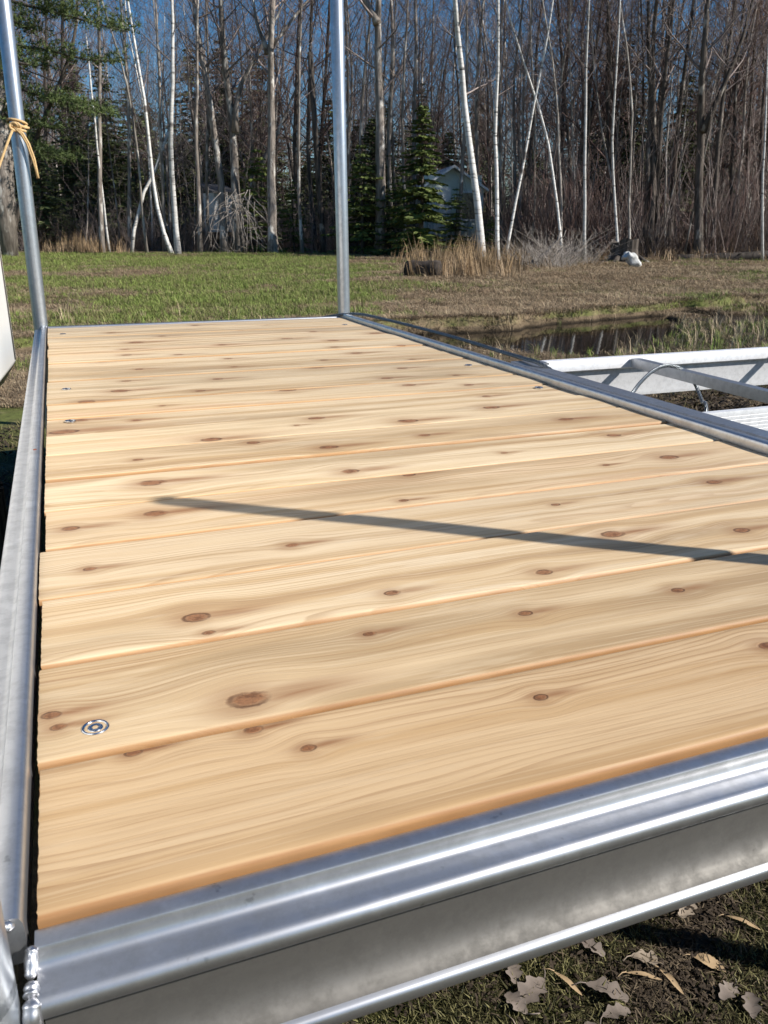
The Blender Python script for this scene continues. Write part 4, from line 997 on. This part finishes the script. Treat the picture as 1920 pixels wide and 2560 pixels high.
# ------------------------------------------------------------------ things at the edge of the field
def cabin():
    D = 29.5; p = ground_at(1108, D); root = thing('cabin', 'pale green cabin with a whitish gable roof half hidden by the spruce', 'cabin', tuple(p))
    root.rotation_euler = (0, 0, -0.25)
    w, d, h, rz = 0.92, 1.4, 2.0, 0.55
    wall = plain('pale_green_boards', (0.62, 0.68, 0.60), 0.7, 0.08, 3); white = plain('white_trim', (0.78, 0.78, 0.75), 0.6, 0.06); roofm = plain('pale_metal_roof', (0.75, 0.76, 0.76), 0.5, 0.08, 4, 0.4)
    mb = MB(); mb.box(-w, w, -d, d, 0, h); mb.add([(-w,-d,h),(w,-d,h),(0,-d,h+rz),(-w,d,h),(w,d,h),(0,d,h+rz)], [(0,1,2),(5,4,3)]); wl_ = mb.build('wall', wall, root, False)
    for k in range(12):
        z = 0.1+k*0.19; mb = MB(); mb.box(-w-.012, w+.012, -d-.016, -d-.001, z, z+0.175); mb.build('board', wall, wl_, False)
    mb = MB()
    for sg in (-1, 1):
        a = np.array([sg*(w+.2), h-.12]); b_ = np.array([0, h+rz+.03])
        mb.add([(a[0],-d-.25,a[1]),(b_[0],-d-.25,b_[1]),(b_[0],d+.25,b_[1]),(a[0],d+.25,a[1]),(a[0],-d-.25,a[1]+.07),(b_[0],-d-.25,b_[1]+.07),(b_[0],d+.25,b_[1]+.07),(a[0],d+.25,a[1]+.07)], [(0,1,2,3),(7,6,5,4),(0,4,5,1),(2,6,7,3),(1,5,6,2),(0,3,7,4)])
    mb.build('roof', roofm, root, False)
    mb = MB(); mb.box(0.25, 0.85, -d-.05, -d-.02, 1.0, 1.9); wd = mb.build('window', white, root, False)
    mb = MB(); mb.box(0.31, 0.79, -d-.056, -d-.051, 1.06, 1.84); mb.build('pane', plain('dark_pane', (0.03, 0.04, 0.045), 0.1, 0.1, 3, 0.6), wd, False)
    for sg in (-1, 1):
        mb = MB(); mb.box(sg*w-.06+sg*.02, sg*w+.06+sg*.02, -d-.04, -d-.017, 0, h); mb.build('corner_trim', white, root, False)
    mb = MB(); mb.box(-0.75, -0.05, -d-.05, -d-.02, 0.05, 2.0); dr = mb.build('door', white, root, False)
    mb = MB(); mb.box(-0.16, -0.12, -d-.09, -d-.051, 0.98, 1.06); mb.build('handle', M['steel'], dr, False)
cabin()
def shed():
    D = 30; p = ground_at(552, D); root = thing('white_shed', 'small white weathered shed seen through the trunks behind the brush pile', 'shed', tuple(p)); root.rotation_euler = (0, 0, 0.25); root.scale = (0.72, 0.72, 0.80)
    white = plain('flaking_white_paint', (0.85, 0.84, 0.81), 0.75, 0.15, 5); roofm = plain('grey_shingles', (0.16, 0.15, 0.145), 0.9, 0.2)
    mb = MB(); mb.box(-.50, .50, -.6, .6, 0.75, 2.3); wl_ = mb.build('wall', white, root, False)
    for k in range(8):
        mb = MB(); mb.box(-.51, .51, -.616, -.601, 0.76+k*.19, 0.76+k*.19+.175); mb.build('board', white, wl_, False)
    mb = MB(); mb.add([(-.65,-.8,2.28),(.65,-.8,2.28),(.65,.8,2.62),(-.65,.8,2.62),(-.65,-.8,2.35),(.65,-.8,2.35),(.65,.8,2.69),(-.65,.8,2.69)], [(3,2,1,0),(4,5,6,7),(0,1,5,4),(1,2,6,5),(2,3,7,6),(3,0,4,7)]); mb.build('roof', roofm, root, False)
    mb = MB(); mb.box(-.04, .04, -.625, -.617, .78, 2.28); mb.build('door_gap', M['seam'], root, False)
    for a in (-.45, .45):
        for b_ in (-.55, .55):
            mb = MB(); mb.box(a-.06, a+.06, b_-.06, b_+.06, -.1, .76); mb.build('leg', M['bark_dark'], root, False)
shed()
def brush_pile():
    p = ground_at(605, 27); root = thing('brush_pile', 'fan shaped heap of bleached bare branches leaning against the forked maple', 'brush pile', tuple(p)); rr = np.random.RandomState(9)
    for k in range(34):
        a = -1.15+2.3*rr.rand(); L_ = 0.9+1.5*rr.rand(); s = np.array([0.25*rr.randn()-0.05, 0.25*rr.randn(), 1.2+0.7*rr.rand()])
        e = np.array([s[0]+math.sin(a)*L_*0.75, s[1]-0.5*rr.rand(), max(0.0, s[2]-abs(math.cos(a))*L_*1.1)])
        m_ = (s+e)/2+np.array([0.15*math.sin(a), -0.05, 0.18*rr.rand()+0.1]); mb = MB(); mb.tube([s, (s+m_)/2+rr.randn(3)*.03, m_, (m_+e)/2+rr.randn(3)*.04, e], np.linspace(0.014, 0.005, 5)*(0.6+0.7*rr.rand()), 5)
        for q in range(3):
            t = m_+(e-m_)*rr.rand(); mb.tube([t, t+rr.randn(3)*0.22+np.array([math.sin(a)*.15, 0, -.05])], [.007, .004], 3, cap=False)
        mb.build('branch', M['dead'], root)
brush_pile()
M['rot'] = plain('rotten_log', (0.055, 0.045, 0.038), 0.95, 0.6, 9, 0.1, bump=0.02)
def log_at(px, py, Lm, r, rz, mat, name, label, cat, tilt=0.0, hollow=True):
    p = on_z(px, py, GZ); g = gzf(p[0], p[1]); rr = np.random.RandomState(int(px)); root = thing(name, label, cat, (p[0], p[1], g)); root.rotation_euler = (0, 0, rz)
    mb = MB(); n = 10; x_ = np.linspace(-Lm/2, Lm/2, n); mb.tube(np.stack([x_, 0.03*np.sin(x_*4), r*0.75+x_*tilt], 1), r*(1+0.10*(rr.rand(n)-0.5)*2), 14)
    V = mb.v[0]; V += (rr.rand(*V.shape)-0.5)*r*0.14; mb.build('log', mat, root)
    for k in range(1):
        s = np.array([-Lm*.1, -r*.6, r*1.1]); mb = MB(); mb.tube([s, s+np.array([.1, -.10, r*0.3])], [r*.2, r*.08], 6); mb.build('branch_stub', mat, root)
    return root
log_at(1058, 694, 0.62, 0.16, -0.85, M['rot'], 'log', 'short thick dark log lying in front of tall straw grass', 'log')
log_at(1880, 652, 4.4, 0.15, -0.5, M['bark_dark'], 'log', 'long dark fallen trunk lying along the right thicket', 'log', 0.05)
def dead_branch():
    p = on_z(1345, 662, GZ); root = thing('dead_branch', 'bleached white dead branch twisting up out of the straw', 'branch', (p[0], p[1], gzf(p[0], p[1]))); D = float((p-CAM)@FH)
    def path(pp): return np.array([at_depth(a, b_, D) for a, b_ in pp])-np.array([p[0], p[1], gzf(p[0], p[1])])
    mb = MB(); mb.tube(path([(1325,662),(1345,648),(1370,632),(1378,618),(1395,600),(1402,575)]), [.075, .07, .06, .045, .03, .012], 8); mb.build('stem', M['dead'], root)
    for pp, r in (([(1340,650),(1352,640),(1365,645),(1372,660)], .05), ([(1378,618),(1395,625),(1408,612),(1400,600)], .025), ([(1390,605),(1410,590),(1415,575)], .015), ([(1385,640),(1405,622),(1425,610)], .018), ([(1360,640),(1335,625),(1315,632)], .02)):
        mb = MB(); mb.tube(path(pp), np.linspace(r, r*.4, len(pp)), 6); mb.build('twig', M['dead'], root)
dead_branch()
def stump():
    p = on_z(1560, 655, GZ); g = gzf(p[0], p[1]); root = thing('stump', 'rotten dark tree stump with a ragged rim behind the white sack', 'stump', (p[0], p[1], g)); rr = np.random.RandomState(3)
    mb = MB(); k = 18; th = np.arange(k)*2*math.pi/k; lob = 1+0.14*np.sin(3*th)+0.10*rr.rand(k)
    rows = [(0.46, -0.05), (0.36, 0.15), (0.33, 0.35)]
    for r_, z_ in rows: mb.add(np.stack([r_*lob*np.cos(th), r_*lob*np.sin(th), th*0+z_], 1), [])
    zt = 0.46+0.16*rr.rand(k); mb.add(np.stack([0.33*lob*np.cos(th), 0.33*lob*np.sin(th), zt], 1), []); mb.add(np.stack([0.24*lob*np.cos(th), 0.24*lob*np.sin(th), zt-0.03], 1), []); mb.add(np.stack([0.18*lob*np.cos(th), 0.18*lob*np.sin(th), th*0+0.2], 1), [])
    for j in range(5):
        for q in range(k): mb.f.append((j*k+q, j*k+(q+1) % k, (j+1)*k+(q+1) % k, (j+1)*k+q))
    mb.f.append(tuple(5*k+q for q in range(k))); mb.build('bole', M['bark_dark'], root, False)
    for a in (3.6, 4.5, 5.5):
        mb = MB(); c = np.array([math.cos(a), math.sin(a), 0]); mb.tube([c*.3+np.array([0, 0, .15]), c*.5+np.array([0, 0, .05]), c*.75+np.array([0, 0, -.05])], [.09, .06, .03], 7); mb.build('root', M['bark_dark'], root)
stump()
def sack():
    p = on_z(1582, 668, GZ); g = gzf(p[0], p[1]); rr = np.random.RandomState(8); mb = MB(); n, k = 14, 18
    D = float((p-CAM)@FH); pp = np.array([at_depth(a, b_, D) for a, b_ in ((1556, 640), (1570, 637), (1582, 645), (1592, 658), (1600, 672))])-np.array([p[0], p[1], g])
    t = np.linspace(0, 1, n); P = np.stack([np.interp(t, np.linspace(0, 1, 5), pp[:, i]) for i in range(3)], 1); P[:, 2] -= 0.03
    mb.tube(P, 0.125*np.sqrt(np.clip(np.sin(np.clip(t, .04, .96)*math.pi), 0, 1)), k); V = mb.v[0]; V += 0.022*np.sin(V[:, [1, 2, 0]]*38+1.0)+(rr.rand(*V.shape)-0.5)*0.020; V[:, 2] = np.maximum(V[:, 2], -0.02)
    o = mb.build('white_sack', plain('white_woven_sack', (0.50, 0.50, 0.48), 0.8, 0.25, 14, bump=0.02)); o.location = (p[0], p[1], g)
    tag(o, 'crumpled white sack slumped against the rotten stump', 'sack')
sack()

# ------------------------------------------------------------------ grass, straw, litter
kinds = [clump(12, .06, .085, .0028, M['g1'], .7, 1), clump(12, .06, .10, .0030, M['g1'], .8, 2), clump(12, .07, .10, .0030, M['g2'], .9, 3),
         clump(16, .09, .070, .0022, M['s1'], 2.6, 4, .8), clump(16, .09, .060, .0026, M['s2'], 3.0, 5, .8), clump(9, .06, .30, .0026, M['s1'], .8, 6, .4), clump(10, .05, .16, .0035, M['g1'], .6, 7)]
gp = []; gi = []; gr = []; gs = []
def put(x_, y_, k, s):
    gp.append((x_, y_, 0)); gi.append(k); gr.append((0, 0, NR.rand()*6.28)); gs.append((s, s, s*(0.8+0.5*NR.rand())))
n_try = 64000
U = NR.rand(n_try, 5)
for u in U:
    px = -60+2060*u[0]; Dn = 4.2+(27-4.2)*u[1]**1.15
    p = at_depth(px, 700, Dn); x_, y_ = p[0], p[1]
    z = gzf(x_, y_)
    if z < WZ+0.012: continue
    big = float(vnoise(x_*.35, y_*.35))*.5+float(vnoise(x_*1.3+5, y_*1.3))*.5
    straw = 0.45+0.27*min(1, max(0, (px-700)/450))+(0.22*min(1, max(0, (10.5-Dn)/2.0)))*(1 if px < 1000 else .4)-0.04*(Dn > 14 and px < 900)
    nearb = 0.55 if (px > 950 and Dn < 7.6) else 1.0
    if nearb < 1 and u[4] < 0.45: continue
    v_ = big+0.34*(u[2]-.5)
    sc = (0.45+0.35*u[3]+0.022*Dn)*nearb
    if v_ < straw: put(x_, y_, int(NR.choice([3, 4, 4])), sc*(1.0 if u[4] < 0.85 or px < 900+300*u[2] else 1.6))
    else: put(x_, y_, int(NR.choice([0, 0, 1, 2])), sc)
# tufts at the water's edge and tall dry stalks behind the dock
for i in range(1500):
    px = (1560+400*NR.rand()) if i > 500 else 1000+960*NR.rand(); p = at_depth(px, 700, 4.6+4.5*NR.rand()); z = gzf(p[0], p[1])
    if z < WZ-0.02: continue
    put(p[0], p[1], int(NR.choice([2, 6, 3, 3, 1, 2, 5])), 0.4+0.4*NR.rand())
for i in range(26):
    px = 20+900*NR.rand(); p = at_depth(px, 700, 6.0+3*NR.rand()); put(p[0], p[1], 5, 0.6+0.6*NR.rand())
gp = np.array(gp); gp[:, 2] = gz(gp[:, 0], gp[:, 1])
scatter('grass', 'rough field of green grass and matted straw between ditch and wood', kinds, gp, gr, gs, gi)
# tall straw stand
tall = [clump(16, .16, .95, .006, M['t1'], .25, 31, .2), clump(14, .18, .75, .006, M['t1'], .35, 32, .3), clump(16, .2, .55, .006, M['s2'], .5, 33, .4)]
tp = []; ti = []; tr_ = []; ts = []
for i in range(620):
    if i < 330: px = 1165+75*NR.randn(); Dd = 15.0+9*NR.rand()
    elif i < 460: px = 190+80*NR.randn()*0.5; Dd = 26.3+1.5*NR.rand()
    else: px = 880+1080*NR.rand(); Dd = edgeD(px)-2.2+2.4*NR.rand()
    p = ground_at(px, Dd); tp.append(p); ti.append(NR.randint(3) if i < 460 else 2); tr_.append((0.12*NR.randn(), 0.12*NR.randn(), NR.rand()*6.28)); s = 0.35+0.6*NR.rand()**1.3; ts.append((s, s, s))
scatter('tall_straw', 'tall tan straw stalks standing before the wood', tall, tp, tr_, ts, ti)
# ground close by: moss tufts, straw bits and crumbled leaf litter
M['moss'] = blade_mat('moss', (0.018, 0.020, 0.006), (0.062, 0.064, 0.018), 0.012)
M['bit'] = plain('litter_bit', (0.15, 0.115, 0.075), 0.85, 0.4, 30)
M['bit_dark'] = plain('dark_litter', (0.050, 0.037, 0.026), 0.9, 0.4, 30)
def bit(n, seed, mat, l=0.016, w=0.0022, flat=0.25):
    rr = np.random.RandomState(seed); mb = MB()
    for i in range(n):
        a = rr.rand()*6.28; c = np.array([rr.randn()*.012, rr.randn()*.012, .002+.004*rr.rand()]); d = np.array([math.cos(a), math.sin(a), flat*rr.randn()])*l*(0.5+rr.rand()); s = np.array([-d[1], d[0], 0])/np.linalg.norm(d)*w
        mb.add([c-d-s, c-d+s, c+d*.2+s*1.4+np.array([0, 0, .002]), c+d*.2-s*1.4+np.array([0, 0, .002]), c+d], [(0, 1, 2, 3), (3, 2, 4)])
    return mb.mesh('bits', mat)
near = [clump(20, .016, .013, .0008, M['moss'], .9, 51), clump(18, .02, .018, .0009, M['g2'], .9, 52), bit(6, 1, M['bit'], .007, .0007), bit(8, 2, M['bit_dark'], .005, .0014), bit(3, 3, M['bit'], .020, .0005), bit(8, 4, M['bit_dark'], .006, .0018, .6)]
lp = []; li = []; lr = []; ls = []
def putn(x_, y_, k, s):
    lp.append((x_, y_, gzf(x_, y_)+.001)); li.append(k); lr.append((0.25*NR.randn(), 0.25*NR.randn(), NR.rand()*6.28)); ls.append((s, s, s))
for i in range(14000):
    x_ = 0.25+0.85*NR.rand(); y_ = 0.02+0.62*NR.rand(); m_ = float(vnoise(x_*9, y_*9)); k = int(NR.choice([0, 0, 1])) if m_ > .30 and NR.rand() < .88 else int(NR.choice([2, 3, 3, 4, 5])); putn(x_, y_, k, (.7+.6*NR.rand()) if k < 2 else (.40+.45*NR.rand()))
for i in range(5200):
    x_ = 1.15+3.2*NR.rand(); y_ = 0.9+3.0*NR.rand(); k = int(NR.choice([3, 5, 5, 2, 4, 1])); putn(x_, y_, k, 2.2+1.6*NR.rand())
for i in range(1500):
    x_ = -1.2+1.1*NR.rand(); y_ = 1.2+2.6*NR.rand(); putn(x_, y_, int(NR.choice([1, 1, 3, 4])), 1.6+1.5*NR.rand())
scatter('ground_litter', 'dark moss, crumbled leaves and straw bits on the soil by the dock', near, lp, lr, ls, li)
# fallen leaves one can pick out
M['leaf_pale'] = plain('dry_leaf_pale', (0.29, 0.235, 0.18), 0.75, 0.25, 40, 0.25)
M['leaf_tan'] = plain('dry_leaf_tan', (0.42, 0.30, 0.175), 0.7, 0.22, 40, 0.25)
M['leaf_grey'] = plain('dry_leaf_grey', (0.20, 0.165, 0.14), 0.8, 0.25, 40, 0.2)
def leaf_mesh(kind, Ls, seed, mat):
    rr = np.random.RandomState(seed); mb = MB(); n = 24; V = []; F = []
    for j in range(n+1):
        t = j/n; x_ = (t-.5)*Ls
        if kind == 'oval': w = 0.25*Ls*math.sin(math.pi*t)**0.75*(1+.05*math.sin(t*60))
        elif kind == 'lobed': w = Ls*(0.06+0.27*math.sin(math.pi*min(1, t*1.05))**.7*(0.74+0.26*math.cos(t*math.pi*6)))*(1 if t < .97 else .4)
        else: w = 0.085*Ls*math.sin(math.pi*t)**.6
        cur = 0.14*Ls*math.sin(math.pi*t)+0.0012*math.sin(t*9+seed)
        a = 0.5+0.12*math.sin(t*7+seed); V += [(x_, w*(1+.05*rr.randn()), cur*.3+w*a*.7), (x_, 0, cur*.25), (x_, -w*(1+.05*rr.randn()), cur*.3+w*a*.6)]
    for j in range(n): F += [(3*j, 3*j+1, 3*j+4, 3*j+3), (3*j+1, 3*j+2, 3*j+5, 3*j+4)]
    mb.add(V, F)
    mb.tube([(Ls*.5, 0, .001), (Ls*.62, .004, .002), (Ls*.75, .012, .001)], .0008, 5); return mb.mesh('leaf', mat)
LEAF = [('lobed', .042, 'leaf_pale'), ('oval', .042, 'leaf_tan'), ('curl', .044, 'leaf_tan'), ('lobed', .052, 'leaf_grey'), ('lobed', .036, 'leaf_grey')]
lm_ = [leaf_mesh(k, l, 70+i, M[mt]) for i, (k, l, mt) in enumerate(LEAF)]
leaves = [((.655,.259), 0, 2.6, 'pale lobed dry leaf lying between two curled leaf scraps', None), ((.725,.226), 1, 2.1, 'tan oval dry leaf with a smooth edge beside the post shadow', None), ((.636,.240), 2, 2.55, 'thin curled tan leaf like a pod on the moss', None),
          ((.579,.238), 3, 2.3, 'large grey lobed oak leaf lying flat on moss', None), ((.719,.185), 4, 0.3, None, 1), ((.486,.304), 4, 1.2, None, 1), ((.493,.271), 3, .4, None, 1), ((.541,.265), 2, 1.9, None, 1), ((.572,.209), 4, 3.0, None, 1), ((.76,.31), 0, .5, None, 1), ((.815,.262), 2, 2.2, 'curled brown leaf lying at the edge of the deep shade', None), ((.731,.16), 4, 4.1, None, 1), ((.663,.222), 2, 1.6, None, 1), ((.467,.263), 4, 5.0, None, 1), ((.60,.30), 4, 2.0, None, 1), ((.52,.19), 3, 4.0, None, 1), ((.44,.22), 0, 1.0, None, 1)]
for (lx, ly), k, rz, lab, g_ in leaves:
    o = obj('fallen_leaf', lm_[k]); o.location = (lx, ly, gzf(lx, ly)+.006); o.rotation_euler = (0.15*rnd.random(), 0.2*(rnd.random()-.5), rz)
    tag(o, lab or 'crumpled dry leaf on the mossy soil below the front rail', 'leaf', 'crumpled leaves below the front rail' if g_ else None)
SC.cycles.max_bounces = 6; SC.cycles.diffuse_bounces = 3; SC.cycles.glossy_bounces = 3; SC.cycles.transmission_bounces = 2
SC.cycles.caustics_reflective = False; SC.cycles.caustics_refractive = False; SC.cycles.use_denoising = True
